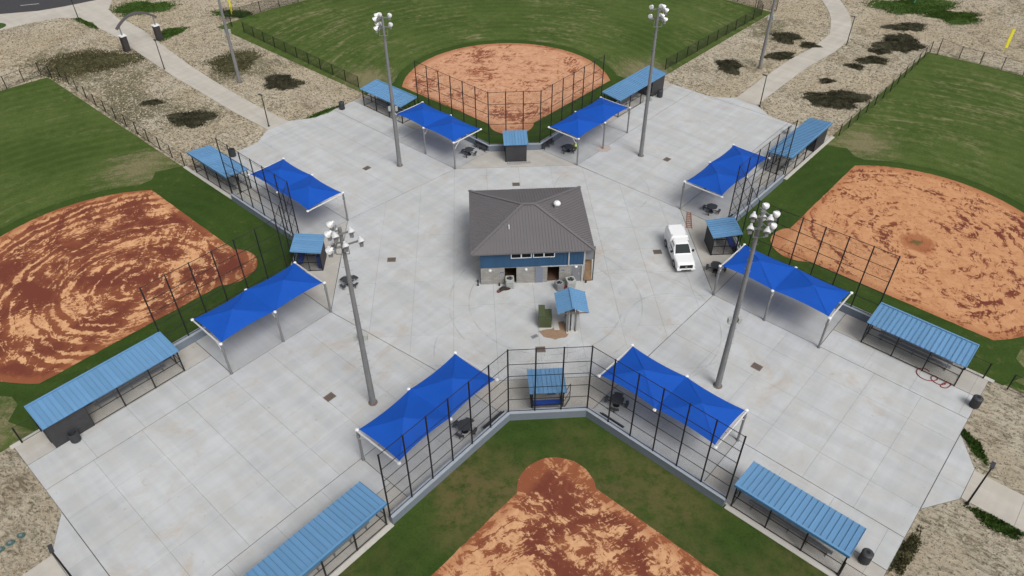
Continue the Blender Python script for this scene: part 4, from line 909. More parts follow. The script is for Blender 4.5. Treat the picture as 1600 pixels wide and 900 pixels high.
picnic(21.5, 6.55, 0.2, 'dark picnic table under the canopy beyond the ladder'); picnic(19.2, -3.85, 0.5, 'dark picnic table between the right booth and the white truck')
picnic(-17.6, -3.7, 0.1, 'dark picnic table standing on open concrete behind a light pole'); picnic(-5.4, 21.0, 0.4, 'dark picnic table under the far left canopy')
picnic(7.1, 20.95, 0.0, 'dark picnic table where the person in yellow sits'); picnic(-6.3, -22.7, 0.3, 'dark picnic table seen through the near fence, left of the booth'); picnic(6.25, -20.75, 0.4, 'dark picnic table seen through the near fence, right of the booth')

def wall_bench(k, u, v, s, label):
    F = FIELDS[k]; t = thing('wall_bench', (*W(k, u, v), 0), F['rz']+s*PI/4, label, 'bench', 'dark benches along the backstop walls')
    MB().box(-1.1, 1.1, -0.17, 0.17, 0.42, 0.47).obj('seat', M['charcoal'], t); MB().box(-1.1, 1.1, 0.16, 0.20, 0.55, 0.80).obj('backrest', M['charcoal'], t)
    for x in (-0.85, 0, 0.85): MB().bar((x, -0.14, 0), (x, -0.12, 0.43), 0.06).bar((x, 0.14, 0), (x, 0.18, 0.78), 0.06).obj('leg', M['black'], t)
wall_bench('near', 4.45, 0.45, 1, 'dark bench at the near wall beside the left picnic table'); wall_bench('near', -5.1, 1.1, -1, 'dark bench at the near wall beside the right picnic table')
wall_bench('far', -4.3, 0.45, -1, 'dark bench at the far wall, left of the booth'); wall_bench('far', 4.3, 0.45, 1, 'dark bench at the far wall, right of the booth')
wall_bench('right', -4.5, 0.6, -1, 'dark bench at the right wall behind the booth')

def grate(x, y, rz, label):
    t = thing('drain_grate', (x, y, 0.004), rz, label, 'drain grate', 'drain grates in the plaza')
    MB().box(-0.42, 0.42, -0.34, 0.34, 0, 0.006).obj('sump', M['tyre'], t)
    MB().box(-0.44, 0.44, -0.36, -0.29, 0.001, 0.02).box(-0.44, 0.44, 0.29, 0.36, 0.001, 0.02).box(-0.44, -0.37, -0.29, 0.29, 0.001, 0.02).box(0.37, 0.44, -0.29, 0.29, 0.001, 0.02).obj('frame', M['rust'], t)
    bm = MB().box(-0.032, 0.032, -0.29, 0.29, 0.006, 0.018).mesh('bar', M['rust'])
    for i in range(8): link('bar', bm, t, (-0.32+0.0915*i, 0, 0))
for x, y, r, l in ((-17.65, -18.4, PI/4, 'drain grate in the lower left arm of the plaza'), (19.24, -17.2, -PI/4, 'drain grate in the lower right arm of the plaza'), (-13.7, 0.1, 0, 'drain grate left of the clubhouse'),
                   (-17.96, 18.55, PI/4, 'drain grate in the upper left arm of the plaza'), (19.1, 18.2, PI/4, 'drain grate in the upper right arm of the plaza'), (0.05, 13.7, 0, 'drain grate beyond the clubhouse roof'),
                   (0.55, -13.9, 0, 'drain grate between the transformer and the nearest booth'), (14.0, -0.35, 0, 'drain grate left of the white truck')): grate(x, y, r, l)

# electrical corner: gabled shelter, transformer, condensers
t = thing('meter_shelter', (3.58, -10.8, 0), 0, 'open shelter with blue gabled roof over grey meter cabinets', 'shelter')
rw = 1.42
for sg in (-1, 1):
    for y0, y1 in ((-1.45, 1.45),):
        r = MB().add([(0, y0, 3.32), (0, y1, 3.32), (sg*rw, y1, 2.72), (sg*rw, y0, 2.72), (0, y0, 3.26), (0, y1, 3.26), (sg*rw, y1, 2.66), (sg*rw, y0, 2.66)], [(0, 1, 2, 3), (7, 6, 5, 4), (0, 4, 5, 1), (1, 5, 6, 2), (2, 6, 7, 3), (3, 7, 4, 0)]).obj('roof', M['roof_blue'], t)
        for i in range(9):
            y = y0+0.16+i*0.325; MB().bar((0, y, 3.335), (sg*rw, y, 2.735), 0.03, 0.04).obj('roof_rib', M['roof_blue'], r)
MB().bar((0, -1.47, 3.35), (0, 1.47, 3.35), 0.22, 0.05).obj('ridge_cap', M['roof_blue'], t)
MB().bar((-rw, -1.40, 2.70), (rw, -1.40, 2.70), 0.06, 0.10).obj('tie_beam', M['rust'], t); MB().bar((-rw, 1.40, 2.70), (rw, 1.40, 2.70), 0.06, 0.10).obj('tie_beam', M['rust'], t)
for x in (-0.35, 0.35):
    for y in (-1.05, 1.05): MB().box(x-0.05, x+0.05, y-0.05, y+0.05, 0, 3.1).obj('post', M['galv'], t)
for x in (-0.34, 0.10, 0.5): MB().box(x-0.15, x+0.15, -0.95, -0.55, 0.05, 2.15).obj('meter_cabinet', M['cream'], t)
MB().box(-0.5, 0.6, -1.25, -0.95, 0, 0.10).obj('footing', M['kerb'], t)
MB().box(-0.3, 0.3, -0.5, 1.0, 0.4, 2.3).obj('back_panel', M['bench'], t)
t = thing('transformer', (1.22, -10.6, 0), math.radians(-3), 'olive green transformer cabinet on bare soil', 'transformer')
MB().box(-0.55, 0.0, -0.55, 1.0, 0.05, 1.45).obj('tall_tank', M['green'], t); MB().box(0.0, 0.62, -0.55, 0.75, 0.05, 1.15).obj('low_tank', M['green'], t)
MB().box(-0.58, 0.02, -0.58, 1.03, 1.45, 1.50).obj('lid', M['green'], t); MB().box(0.0, 0.65, -0.58, 0.78, 1.15, 1.20).obj('lid', M['green'], t); MB().box(-0.6, 0.66, -0.6, 1.05, 0, 0.06).obj('plinth', M['kerb'], t)
for x in (-0.45, -0.15, 0.15, 0.45): MB().box(x-0.09, x+0.09, -0.57, -0.551, 0.2, 1.0).obj('door_panel', M['green'], t)
sp = [(0.55, -11.5), (1.0, -12.3), (2.0, -12.7), (3.1, -12.4), (3.6, -11.4), (3.0, -10.3), (2.4, -10.4), (2.2, -11.2), (1.6, -11.3)]
M['soil'] = simple('bare_soil', (0.30, 0.20, 0.13), 0.95, 0, 0.35, 2.5)
cx, cy = 2.05, -11.6; o = MB().prism([(x-cx, y-cy) for x, y in wob(sp, 0.05, 0.25, 3)], 0.003, 0.016).obj('soil_patch', M['soil'], None, (cx, cy, 0)); o['kind'] = 'structure'
o = MB().box(-0.2, 0.28, -0.9, 0.9, 0.02, 0.07).obj('concrete_pad', M['kerb'], None, (2.2, -10.6, 0), 0.05); o['kind'] = 'structure'
t = thing('utility_cover', (0.15, -12.2, 0.004), 0.5, 'small grey utility box lid on the concrete by the transformer', 'utility cover')
MB().box(-0.32, 0.32, -0.18, 0.18, 0, 0.03).obj('lid', M['bench'], t); MB().box(-0.08, 0.08, -0.02, 0.02, 0.03, 0.04).obj('handle', M['charcoal'], t)
def condenser(x, y, h, label, rz=0, sc=1.0, m='ac'):
    t = thing('condenser', (x, y, 0), rz, label, 'air conditioner'); s = 0.42*sc
    MB().prism([(s*a, s*b) for a, b in ((-1, -0.8), (-0.8, -1), (0.8, -1), (1, -0.8), (1, 0.8), (0.8, 1), (-0.8, 1), (-1, 0.8))], 0.04, h).obj('casing', M[m], t)
    MB().lathe([(s*0.82, h+0.002), (s*0.82, h+0.03), (s*0.72, h+0.03), (s*0.70, h+0.004)], 18).obj('fan_ring', M['ac'], t); MB().lathe([(0.001, h+0.003), (s*0.70, h+0.004), (s*0.70, h+0.006)], 18).obj('fan_well', M['tyre'], t)
    for i in range(3):
        a = i*2*PI/3; MB().add([(0.05*math.cos(a), 0.05*math.sin(a), h+0.012), (s*0.62*math.cos(a-0.3), s*0.62*math.sin(a-0.3), h+0.010), (s*0.62*math.cos(a+0.35), s*0.62*math.sin(a+0.35), h+0.02)], [(0, 1, 2)]).obj('fan_blade', M['galv'], t)
    for i in range(4): MB().box(-s*0.75, s*0.75, -s-0.012, -s-0.001, 0.15+i*(h-0.3)/4, 0.2+i*(h-0.3)/4).obj('louvre', M['galv'], t)
condenser(-1.72, -4.95, 1.05, 'grey condenser standing in the left doorway of the clubhouse'); condenser(4.25, -5.35, 0.95, 'pale square condenser beside the clubhouse corner door', 0.2, 1.05); condenser(3.1, -5.55, 0.75, 'darker condenser just beyond the blue gabled shelter', 0.4, 0.95, 'bench')
t = thing('concrete_bucket', (3.75, -5.75, 0), 0, 'small reddish bucket between two condensers', 'bucket')
MB().lathe([(0.13, 0), (0.16, 0.34), (0.17, 0.36), (0.15, 0.36), (0.12, 0.03)], 14).obj('body', M['hose'], t)
t = thing('tarp_bundle', (-2.35, -5.5, 0), 0.45, 'dark crumpled bundle with reddish end on the concrete', 'bundle')
bv = MB()
for i in range(9):
    u = i/8; r = 0.10+0.17*math.sin(PI*min(1, 0.15+u*0.8))*(0.8+0.3*random.random()); bv.lathe([(0.01, -r), (r*0.8, -r*0.5), (r, 0), (r*0.75, r*0.5), (0.01, r*0.75)], 9, (-0.45+u*1.05, 0.10*math.sin(u*5), r*0.72))
bv.obj('cloth', M['dark_cloth'], t, smooth=True); MB().lathe([(0.02, -0.14), (0.14, -0.09), (0.17, 0), (0.11, 0.1), (0.02, 0.14)], 10, (-0.58, -0.02, 0.14)).obj('red_end', M['rust_red'], t, smooth=True)
for i, (x, y) in enumerate(((-4.85, -4.2), (-4.85, -4.7), (-2.75, -4.85), (5.85, -4.9))):
    t = thing('bollard_light', (x, y, 0), 0, ('dark stub bollard at the left front corner of the clubhouse', 'dark stub bollard just in front of the left corner of the clubhouse', 'dark stub bollard left of the clubhouse doorway', 'dark stub bollard at the right corner of the clubhouse')[i], 'bollard')
    MB().lathe([(0.09, 0), (0.09, 0.34), (0.06, 0.40)], 10).obj('body', M['charcoal'], t); MB().lathe([(0.13, 0), (0.13, 0.02), (0.09, 0.025)], 10).obj('base', M['white'], t)

# ladders
def ladder(x, y, rz, L, w0, w1, mat, label, n=9, z=0.03):
    t = thing('ladder', (x, y, z), rz, label, 'ladder')
    for s in (-1, 1): MB().bar((s*w0, 0, 0.05), (s*w1, L, 0.05), 0.05, 0.08).obj('rail', mat, t)
    for i in range(n):
        u = (i+0.5)/n; w = w0+(w1-w0)*u; MB().bar((-w, L*u, 0.07), (w, L*u, 0.07), 0.075, 0.035).obj('rung', mat, t)
    return t
ladder(18.3, 3.55, -0.24, 3.1, 0.30, 0.19, M['orange'], 'orange-brown stepladder lying flat beside the white truck')
ladder(-0.75, 18.35, -PI/2+0.03, 2.95, 0.22, 0.22, M['alu'], 'bare aluminium ladder lying before the far booth', 10)
# hose
t = thing('hose', (34.2, -20.0, 0), 0, 'tangled red hose on the concrete by the right short dugout', 'hose')
cu = bpy.data.curves.new('hose_coil', 'CURVE'); cu.dimensions = '3D'; cu.bevel_depth = 0.035; spn = cu.splines.new('POLY'); pts = []
for i in range(90):
    a = i*0.35; r = 0.45+0.12*math.sin(i*0.7) if i > 40 else 0.5+(40-i)*0.045
    cx_, cy_ = (0.35, -0.35) if i > 40 else (0.35-(40-i)*0.036, -0.35+(40-i)*0.04); pts.append((cx_+r*math.cos(a)*(1 if i > 40 else 0.35), cy_+0.6*r*math.sin(a)*(1 if i > 40 else 0.5), 0.04+0.01*math.sin(i)))
spn.points.add(len(pts)-1)
for i, p in enumerate(pts): spn.points[i].co = (*p, 1)
cu.materials.append(M['hose']); tmp = bpy.data.objects.new('tmp', cu); COL.objects.link(tmp); dg = bpy.context.evaluated_depsgraph_get(); me = bpy.data.meshes.new_from_object(tmp.evaluated_get(dg)); bpy.data.objects.remove(tmp); link('coil', me, t)
# foul poles and a stake
def foul_pole(x, y, h, w, mat, label, name='foul_pole'):
    t = thing(name, (x, y, 0), 0, label, 'foul pole' if name == 'foul_pole' else 'pole'); MB().tube((0, 0, 0), (0, 0, h), 0.07, 0.07, 10).obj('pole', mat, t)
    if w: MB().box(0.05, w, -0.02, 0.02, 0.6, h).obj('wing_screen', mat, t)
foul_pole(79.0, 47.4, 3.6, 0.5, M['yellow'], 'yellow foul pole behind the right outfield fence'); foul_pole(-46.6, 72.4, 6, 0.3, M['yellow'], 'yellow foul pole at the top left of the far field')
foul_pole(75.4, 69.4, 4.5, 0, M['teal'], 'thin teal pole in the green weeds at the top right', 'marker_pole')

# ------------------------------------------------------------------ white service truck
def truck():
    t = thing('service_truck', (16.02, -1.25, 0), math.radians(-89.0), 'white pickup truck with tall service cap parked beside the clubhouse', 'truck')
    # local +x = forward; body as lofted sections (x, half width bottom, half width top, z bottom, z top)
    def loft(secs, name, mat, par, smooth=False):
        g = MB(); vs = []
        for x, wb, wt, zb, zt in secs:
            zm = zb+(zt-zb)*0.55; vs += [(x, -wb, zb), (x, -wb*1.0-0.02, zm), (x, -wt, zt-0.06), (x, -wt+0.10, zt), (x, wt-0.10, zt), (x, wt, zt-0.06), (x, wb+0.02, zm), (x, wb, zb)]
        n = 8; fs = [tuple(range(n)), tuple(range(len(vs)-1, len(vs)-n-1, -1))]
        for i in range(len(secs)-1):
            for j in range(n): fs.append((i*n+j, (i+1)*n+j, (i+1)*n+(j+1) % n, i*n+(j+1) % n))
        return g.add(vs, [f[::-1] for f in fs]).obj(name, mat, par, smooth=smooth)
    body = loft([(-2.80, 0.93, 0.93, 0.52, 1.22), (-0.55, 0.96, 0.96, 0.42, 1.22), (-0.50, 0.96, 0.97, 0.42, 1.18), (1.00, 0.97, 0.97, 0.42, 1.18), (1.10, 0.97, 0.95, 0.42, 1.20), (2.35, 0.96, 0.90, 0.46, 1.12), (2.62, 0.92, 0.84, 0.50, 1.02), (2.70, 0.86, 0.80, 0.55, 0.92)], 'body', M['truck_white'], t)
    cab = loft([(-0.55, 0.88, 0.74, 1.15, 1.90), (-0.35, 0.90, 0.76, 1.15, 1.96), (0.25, 0.90, 0.75, 1.15, 1.95), (0.40, 0.90, 0.74, 1.15, 1.90), (1.16, 0.90, 0.80, 1.15, 1.24)], 'cab', M['truck_white'], t)
    MB().add([(0.44, -0.66, 1.93), (0.44, 0.66, 1.93), (1.15, 0.78, 1.315), (1.15, -0.78, 1.315), (0.40, -0.66, 1.86), (0.40, 0.66, 1.86), (1.10, 0.78, 1.25), (1.10, -0.78, 1.25)], [(0, 3, 2, 1), (4, 5, 6, 7), (0, 4, 7, 3), (1, 2, 6, 5), (0, 1, 5, 4), (3, 7, 6, 2)]).obj('windscreen', M['glass'], cab)
    for s in (-1, 1):
        q = [(-0.42, s*0.915, 1.28), (0.75, s*0.915, 1.28), (0.36, s*0.79, 1.82), (-0.36, s*0.79, 1.86)]; d = s*0.02
        MB().add([(x, y+d, z) for x, y, z in q]+[(x, y-d*2, z) for x, y, z in q], [(0, 1, 2, 3), (7, 6, 5, 4), (0, 4, 5, 1), (1, 5, 6, 2), (2, 6, 7, 3), (3, 7, 4, 0)]).obj('side_window', M['glass'], cab)
        m = MB().box(0.72, 0.86, s*1.12-0.10, s*1.12+0.10, 1.22, 1.44).bar((0.78, s*0.92, 1.27), (0.78, s*1.05, 1.30), 0.05).obj('mirror', M['tyre'], t)
        dr = MB().box(-0.42, 0.72, s*0.985-0.012, s*0.985+0.012, 0.52, 1.12).obj('door', M['truck_white'], t); MB().box(-0.34, -0.16, s*1.004-0.01, s*1.004+0.01, 0.98, 1.02).obj('door_handle', M['tyre'], dr)
        for x in (-1.78, 1.62):
            w = MB().tube((x, s*0.74, 0.38), (x, s*0.985, 0.38), 0.385, 0.385, 22).obj('wheel', M['tyre'], t); MB().tube((x, s*0.98, 0.38), (x, s*1.0, 0.38), 0.23, 0.20, 16).obj('rim', M['rim'], w)
            a = MB(); pr = None
            for i in range(11):
                th = PI*i/10; p = (x+0.47*math.cos(th), s*0.985, 0.38+0.47*math.sin(th))
                if pr: a.bar(pr, p, 0.05, 0.06)
                pr = p
            a.obj('wheel_arch', M['charcoal'], t)
        MB().box(2.56, 2.69, s*0.70-0.14, s*0.70+0.14, 0.74, 0.90).obj('headlight', M['lens'], t)
    cap = loft([(-2.82, 0.93, 0.84, 1.22, 2.06), (-2.70, 0.94, 0.86, 1.22, 2.12), (-0.72, 0.95, 0.87, 1.22, 2.12), (-0.60, 0.95, 0.84, 1.22, 2.05)], 'service_cap', M['truck_white'], t)
    for s in (-1, 1):
        MB().box(-2.55, -0.85, s*0.955-0.012, s*0.955+0.012, 1.32, 1.80).obj('locker_door', M['truck_white'], cap)
        for x in (-2.5, -0.9): MB().box(x-0.14, x+0.14, s*0.74-0.04, s*0.74+0.04, 2.115, 2.16).obj('rack_mount', M['alu'], cap)
        MB().bar((-2.6, s*0.80, 2.14), (-0.8, s*0.80, 2.14), 0.035).obj('roof_rail', M['white'], cap)
    gr = MB().box(2.62, 2.735, -0.66, 0.66, 0.61, 0.96).obj('grille', M['tyre'], t); MB().lathe([(0.10, 0), (0.10, 0.02), (0.06, 0.03)], 16, (2.735, 0, 0.78), Matrix.Rotation(PI/2, 3, 'Y') @ Matrix.Diagonal((0.45, 1.1, 1))).obj('emblem', M['alu'], gr)
    MB().box(2.60, 2.86, -0.92, 0.92, 0.42, 0.60).obj('front_bumper', M['truck_white'], t); MB().box(2.855, 2.875, -0.5, 0.5, 0.44, 0.52).obj('bumper_intake', M['tyre'], t)
    MB().box(-2.98, -2.80, -0.9, 0.9, 0.48, 0.64).obj('rear_bumper', M['charcoal'], t); MB().box(-2.6, 2.5, -0.72, 0.72, 0.28, 0.46).obj('underbody', M['tyre'], t)
    MB().box(1.06, 1.12, -0.80, 0.80, 1.20, 1.235).obj('wiper_cowl', M['charcoal'], t)
truck()

# ------------------------------------------------------------------ person in yellow at the far table
def skin(name, pts, edges, radii, mat, parent, root=0, sub=2):
    me = bpy.data.meshes.new(name); me.from_pydata(pts, edges, []); tmp = bpy.data.objects.new('tmp', me); COL.objects.link(tmp)
    md = tmp.modifiers.new('s', 'SKIN'); md.use_smooth_shade = True
    for i, r in enumerate(radii): me.skin_vertices[0].data[i].radius = (r, r) if isinstance(r, float) else r
    for i, v in enumerate(me.skin_vertices[0].data): v.use_root = i == root
    sb = tmp.modifiers.new('u', 'SUBSURF'); sb.levels = sub; sb.render_levels = sub
    dg = bpy.context.evaluated_depsgraph_get(); m2 = bpy.data.meshes.new_from_object(tmp.evaluated_get(dg)); bpy.data.objects.remove(tmp)
    m2.materials.clear(); m2.materials.append(mat); m2.name = name
    return link(name, m2, parent)
def person():
    t = thing('person', (8.02, 20.95, 0), math.radians(180), 'person in a bright yellow shirt sitting at the far picnic table', 'person')
    pts = [(0, 0, 0.56), (0.02, 0, 0.75), (0.06, 0, 1.0), (0.09, 0, 1.13), (0.12, 0, 1.23), (0.14, 0, 1.36),
           (0.02, 0.10, 0.55), (0.42, 0.13, 0.55), (0.40, 0.13, 0.12), (0.54, 0.13, 0.06), (0.02, -0.10, 0.55), (0.42, -0.13, 0.55), (0.38, -0.13, 0.12), (0.52, -0.13, 0.06),
           (0.08, 0.19, 1.08), (0.16, 0.25, 0.86), (0.40, 0.16, 0.82), (0.48, 0.14, 0.82), (0.08, -0.19, 1.08), (0.16, -0.25, 0.86), (0.40, -0.14, 0.82), (0.48, -0.12, 0.82)]
    ed = [(0, 1), (1, 2), (2, 3), (3, 4), (4, 5), (0, 6), (6, 7), (7, 8), (8, 9), (0, 10), (10, 11), (11, 12), (12, 13), (3, 14), (14, 15), (15, 16), (16, 17), (3, 18), (18, 19), (19, 20), (20, 21)]
    rad = [0.14, 0.13, 0.14, 0.09, 0.055, 0.10, 0.09, 0.075, 0.05, 0.045, 0.09, 0.075, 0.05, 0.045, 0.06, 0.045, 0.035, 0.03, 0.06, 0.045, 0.035, 0.03]
    b = skin('body', pts, ed, rad, M['skin'], t)
    skin('shirt', [(0, 0, 0.62), (0.02, 0, 0.78), (0.06, 0, 1.0), (0.09, 0, 1.12), (0.08, 0.19, 1.09), (0.15, 0.245, 0.90), (0.08, -0.19, 1.09), (0.15, -0.245, 0.90)], [(0, 1), (1, 2), (2, 3), (3, 4), (4, 5), (3, 6), (6, 7)], [0.17, 0.165, 0.175, 0.12, 0.09, 0.075, 0.09, 0.075], M['hivis'], t)
    skin('trousers', [(0, 0, 0.56), (0.03, 0.10, 0.555), (0.42, 0.13, 0.555), (0.40, 0.13, 0.16), (0.03, -0.10, 0.555), (0.42, -0.13, 0.555), (0.38, -0.13, 0.16)], [(0, 1), (1, 2), (2, 3), (0, 4), (4, 5), (5, 6)], [0.16, 0.11, 0.09, 0.075, 0.11, 0.09, 0.075], M['trousers'], t)
    MB().lathe([(0.02, -0.04), (0.115, -0.02), (0.118, 0.05), (0.08, 0.11), (0.01, 0.13)], 14, (0.125, 0, 1.40)).obj('hair', M['hair'], t, smooth=True)
    for y in (-0.04, 0.04): MB().lathe([(0.004, -0.01), (0.014, 0), (0.004, 0.01)], 8, (0.235, y, 1.37)).obj('eye', M['hair'], b)
    MB().lathe([(0.004, -0.025), (0.018, -0.01), (0.006, 0.03)], 8, (0.245, 0, 1.34)).obj('nose', M['skin'], b)
person()

# ------------------------------------------------------------------ scrub, weeds and litter on the sand
def veg_mat(name, c1, c2, gap=None, th=0.56):
    g = N(name); p = g.pos('world'); n = g.noise(p, 1.3, 4, 0.7); c = g.mix(g.ss(n, 0.35, 0.65), c1, c2)
    if gap: c = g.mix(g.ss(g.noise(g.map(p, sc=(1, 1.6, 1)), 1.6, 7, 0.8, 0.6), th, th+0.09), c, gap)
    g.col(c); g.rough(0.9); g.b.inputs['Specular IOR Level'].default_value = 0.15; return g.m
M['muck'] = veg_mat('dark_muck', (0.020, 0.020, 0.013), (0.060, 0.058, 0.032), (0.16, 0.135, 0.085), 0.57); M['olive'] = veg_mat('olive_scrub', (0.045, 0.048, 0.022), (0.095, 0.090, 0.040), (0.26, 0.21, 0.13), 0.54); M['weed'] = veg_mat('green_weeds', (0.030, 0.065, 0.010), (0.06, 0.11, 0.02), (0.16, 0.15, 0.07), 0.60)
M['straw'] = veg_mat('pale_straw', (0.48, 0.42, 0.30), (0.62, 0.56, 0.43)); M['clod'] = veg_mat('dark_clods', (0.10, 0.085, 0.055), (0.19, 0.155, 0.10))
def inside_any(x, y):
    m = np.zeros(len(x), bool)
    for P in EXCL:
        P = ccw(P); k = np.ones(len(x), bool)
        if len(P) > 12 or P is sw: # general polygon
            c = np.zeros(len(x), bool); n = len(P)
            for i in range(n):
                (x0, y0), (x1, y1) = P[i], P[(i+1) % n]
                with np.errstate(divide='ignore', invalid='ignore'): c ^= ((y0 > y) != (y1 > y)) & (x < (x1-x0)*(y-y0)/(y1-y0+1e-12)+x0)
            m |= c; continue
        for i in range(len(P)):
            (x0, y0), (x1, y1) = P[i], P[(i+1) % len(P)]; k &= (x1-x0)*(y-y0)-(y1-y0)*(x-x0) > -0.05*math.hypot(x1-x0, y1-y0)
        m |= k
    return m
def flakes(name, x, y, ln, wd, lift, mat, label, cat):
    """many small tilted slivers lying on the ground, one mesh"""
    keep = ~inside_any(x, y); x, y = x[keep], y[keep]; n = len(x)
    a = RNG.uniform(0, 2*PI, n); l = RNG.uniform(*ln, n); w = RNG.uniform(*wd, n); h = RNG.uniform(*lift, n); h2 = h*RNG.uniform(0.1, 0.6, n); z0 = np.full(n, -0.06)
    ca, sa = np.cos(a), np.sin(a); V = np.zeros((n, 4, 3))
    for i, (s, t_, hh) in enumerate(((-1, -1, 0*h), (1, -0.6, h2), (1, 0.8, h), (-0.8, 1, h2))):
        V[:, i, 0] = x+ca*l*s/2-sa*w*t_/2; V[:, i, 1] = y+sa*l*s/2+ca*w*t_/2; V[:, i, 2] = z0+hh
    me = bpy.data.meshes.new(name); F = np.arange(4*n).reshape(n, 4)
    me.vertices.add(4*n); me.vertices.foreach_set('co', V.reshape(-1)); me.loops.add(4*n); me.loops.foreach_set('vertex_index', F.reshape(-1)); me.polygons.add(n); me.polygons.foreach_set('loop_start', np.arange(0, 4*n, 4)); me.update(calc_edges=True); me.materials.append(mat)
    return tag(link(name, me), label, cat, kind='stuff')
def sample(boxes, dens):
    xs_, ys_ = [], []
    for x0, x1, y0, y1 in boxes:
        n = int((x1-x0)*(y1-y0)*dens); xs_.append(RNG.uniform(x0, x1, n)); ys_.append(RNG.uniform(y0, y1, n))
    return np.concatenate(xs_), np.concatenate(ys_)
BOX = [(-90, -20, 20, 82), (20, 95, 18, 80)]; NEARBOX = [(22, 44, -42, -16), (-52, -33, -40, -18)]
x, y = sample(BOX, 11.0); flakes('straw_litter', x, y, (0.10, 0.34), (0.04, 0.10), (0.02, 0.08), M['straw'], 'pale straw and roots strewn over the sandy strips', 'straw')
x, y = sample(BOX, 8.0); flakes('soil_clods', x, y, (0.08, 0.34), (0.05, 0.13), (0.02, 0.10), M['clod'], 'dark soil clods strewn over the sandy strips', 'soil')

x, y = sample(NEARBOX, 6.0); flakes('straw_litter', x, y, (0.06, 0.20), (0.02, 0.05), (0.01, 0.03), M['straw'], 'fine straw on the bare sand of the near corners', 'straw')
x, y = sample(NEARBOX, 5.0); flakes('soil_clods', x, y, (0.05, 0.16), (0.04, 0.09), (0.01, 0.05), M['clod'], 'small clods on the bare sand of the near corners', 'soil')

def patch(name, cx, cy, rx, ry, rot, mat, h, nb, label, seed, cat, bl=(0.15, 0.45)):
    """low uneven mound with torn outline, covered with upright blades"""
    rr = random.Random(seed); ph = [rr.uniform(0, 6.28) for _ in range(6)]; ca, sa = math.cos(rot), math.sin(rot)
    def rad(t): return 1+0.20*math.sin(2*t+ph[0])+0.16*math.sin(3*t+ph[1])+0.11*math.sin(5*t+ph[2])+0.06*math.sin(9*t+ph[3])+0.03*math.sin(17*t+ph[4])
    vs, fs = [(cx, cy, h-0.04)], []; n = 72; rings = 6
    for j in range(1, rings+1):
        for i in range(n):
            t = 2*PI*i/n; q = j/rings*rad(t); u, v = rx*q*math.cos(t), ry*q*math.sin(t)
            vs.append((cx+ca*u-sa*v, cy+sa*u+ca*v, -0.075+(h+0.03)*(1-(j/rings)**1.4)+(rr.uniform(-0.3, 0.3)*h*0.5 if j < rings else 0)))
    for i in range(n): fs.append((0, 1+i, 1+(i+1) % n))
    for j in range(rings-1):
        for i in range(n): fs.append((1+j*n+i, 1+(j+1)*n+i, 1+(j+1)*n+(i+1) % n, 1+j*n+(i+1) % n))
    bl_ = []
    for _ in range(nb):
        t = rr.uniform(0, 2*PI); q = math.sqrt(rr.random())*rad(t)*(1.0+abs(rr.gauss(0, 0.09))); u, v = rx*q*math.cos(t), ry*q*math.sin(t); bl_.append((cx+ca*u-sa*v, cy+sa*u+ca*v, q))
    off = inside_any(np.array([p[0] for p in bl_]), np.array([p[1] for p in bl_]))
    for (x_, y_, q), skip in zip(bl_, off):
        if skip: continue
        z = -0.06+(h+0.02)*max(0, 1-q*q); a = rr.uniform(0, 6.28); L = rr.uniform(*bl); w = L*0.35; b = len(vs); lean = rr.uniform(-0.6, 0.6)
        vs += [(x_-w*math.cos(a), y_-w*math.sin(a), z), (x_+w*math.cos(a), y_+w*math.sin(a), z), (x_+lean*L*math.sin(a), y_-lean*L*math.cos(a), z+L)]; fs.append((b, b+1, b+2))
    g = MB(); g.v = vs; g.f = fs; return tag(g.obj(name, mat), label, cat, kind='stuff')
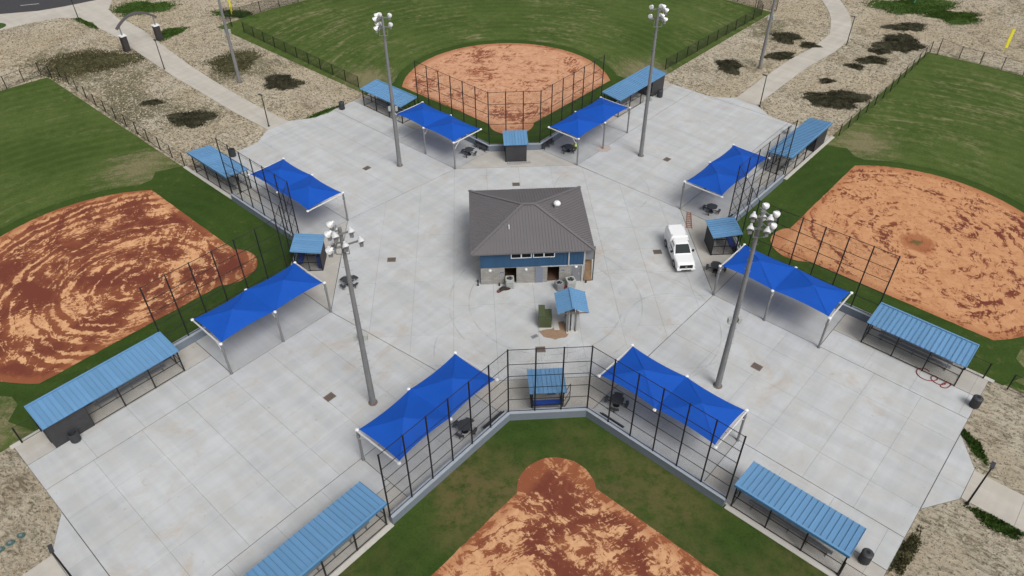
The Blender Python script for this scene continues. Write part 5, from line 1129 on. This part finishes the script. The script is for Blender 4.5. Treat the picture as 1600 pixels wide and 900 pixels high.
PT = [('dark_scrub', -43, 33.2, 2.7, 2.75, 0.7, 'muck', 0.25, 900, 'dark matted scrub patch left of the upper left path'), ('dark_scrub', -32.8, 43.9, 2.88, 2.75, 2.4, 'muck', 0.25, 900, 'dark matted scrub patch right of the upper left path'),
      ('olive_scrub', -64.3, 53.3, 7.2, 5.04, -0.2, 'olive', 0.10, 3000, 'broad dark olive scrub area before the entrance arch'), ('olive_scrub', -41.5, 52, 4.5, 3.84, 2.2, 'olive', 0.10, 1400, 'olive scrub beside the outer left light pole'),
      ('dark_scrub', 34.6, 45, 2.16, 2.46, 0.2, 'muck', 0.3, 700, 'dark clump near the far right dugout'), ('dark_scrub', 46.5, 33, 4.14, 3.04, -0.15, 'muck', 0.3, 1400, 'large black clump right of the upper right path'),
      ('dark_scrub', 64.5, 51.8, 3.78, 3.77, -0.2, 'muck', 0.3, 1400, 'large black clump near the right outfield gate'), ('dark_scrub', 57.3, 45.6, 2.34, 1.59, -0.2, 'muck', 0.2, 500, 'narrow black clump between the two large clumps'),
      ('dark_scrub', 53.6, 43.6, 1.26, 1.16, 0.4, 'muck', 0.15, 250, 'small dark tuft below the narrow black clump'), ('dark_scrub', 43.6, 48.2, 2.34, 1.74, 0.2, 'muck', 0.2, 500, 'dark tuft by the outer right light pole'),
      ('dark_scrub', 47, 55.4, 2.34, 2.61, 0.9, 'muck', 0.25, 600, 'dark tuft in the loop of the upper right path'), ('dark_scrub', 49.8, 51.9, 1.71, 1.45, 0.2, 'muck', 0.2, 300, 'small dark tuft close to the path bend'),
      ('dark_scrub', 47.4, 38.9, 1.17, 0.87, -0.3, 'muck', 0.15, 200, 'tiny dark tuft above the large black clump'), ('dark_scrub', 59.8, 48.9, 1.62, 1.30, 0.2, 'muck', 0.15, 300, 'small dark tuft left of the gate clump'), ('dark_scrub', -50, 38.5, 1.44, 1.01, 0.3, 'muck', 0.12, 250, 'small dark hollow in the left scrub strip'),
      ('green_weeds', -63.5, 77, 5, 3.84, 0.3, 'weed', 0.15, 1600, 'bright green weeds beside the road at the top left'), ('green_weeds', -55, 64.6, 2.6, 1.92, 0.9, 'weed', 0.12, 700, 'bright green weeds at the right arch pillar'),
      ('green_weeds', 75, 68, 7, 4.80, -0.2, 'weed', 0.15, 2200, 'green weeds around the teal pole'), ('green_weeds', 79.2, 62.3, 5, 2.64, -0.1, 'weed', 0.2, 1500, 'green weed mound at the top right'),
      ('green_weeds', -25, 33.8, 3.4, 0.66, 0.72, 'weed', 0.08, 600, 'strip of weeds along the upper left plaza edge'), ('green_weeds', 33.6, -26.4, 0.5, 1.60, 0.15, 'weed', 0.06, 350, 'weeds at the plaza notch on the right'),
      ('green_weeds', 31.6, -33.4, 0.55, 2.00, 0.8, 'weed', 0.06, 400, 'weeds along the lower right path'), ('green_weeds', 23.9, -35.2, 0.6, 2.20, -0.8, 'olive', 0.06, 400, 'olive weeds along the lower right plaza edge'), ('green_weeds', 40.9, -20.9, 1.6, 0.60, -0.7, 'weed', 0.08, 350, 'weeds past the right short dugout'),
      ('green_weeds', -70.5, 70.2, 4.6, 0.84, -0.75, 'weed', 0.06, 700, 'weed strip along the pavement curve'), ('green_weeds', -45.5, 72.5, 5, 1.80, -0.3, 'weed', 0.1, 900, 'weeds behind the far outfield fence'), ('dark_scrub', 68.8, 58.5, 3.42, 2.17, 0.2, 'muck', 0.2, 500, 'brown-black hollow by the green mound')]
for i, (nm, cx, cy, rx, ry, rot, mk, h, nb, lab) in enumerate(PT): patch(nm, cx, cy, rx, ry, rot, M[mk], h, nb*3, lab, i+50, 'weeds' if 'weed' in nm else 'scrub', (0.05, 0.17) if mk == 'muck' else (0.06, 0.22))
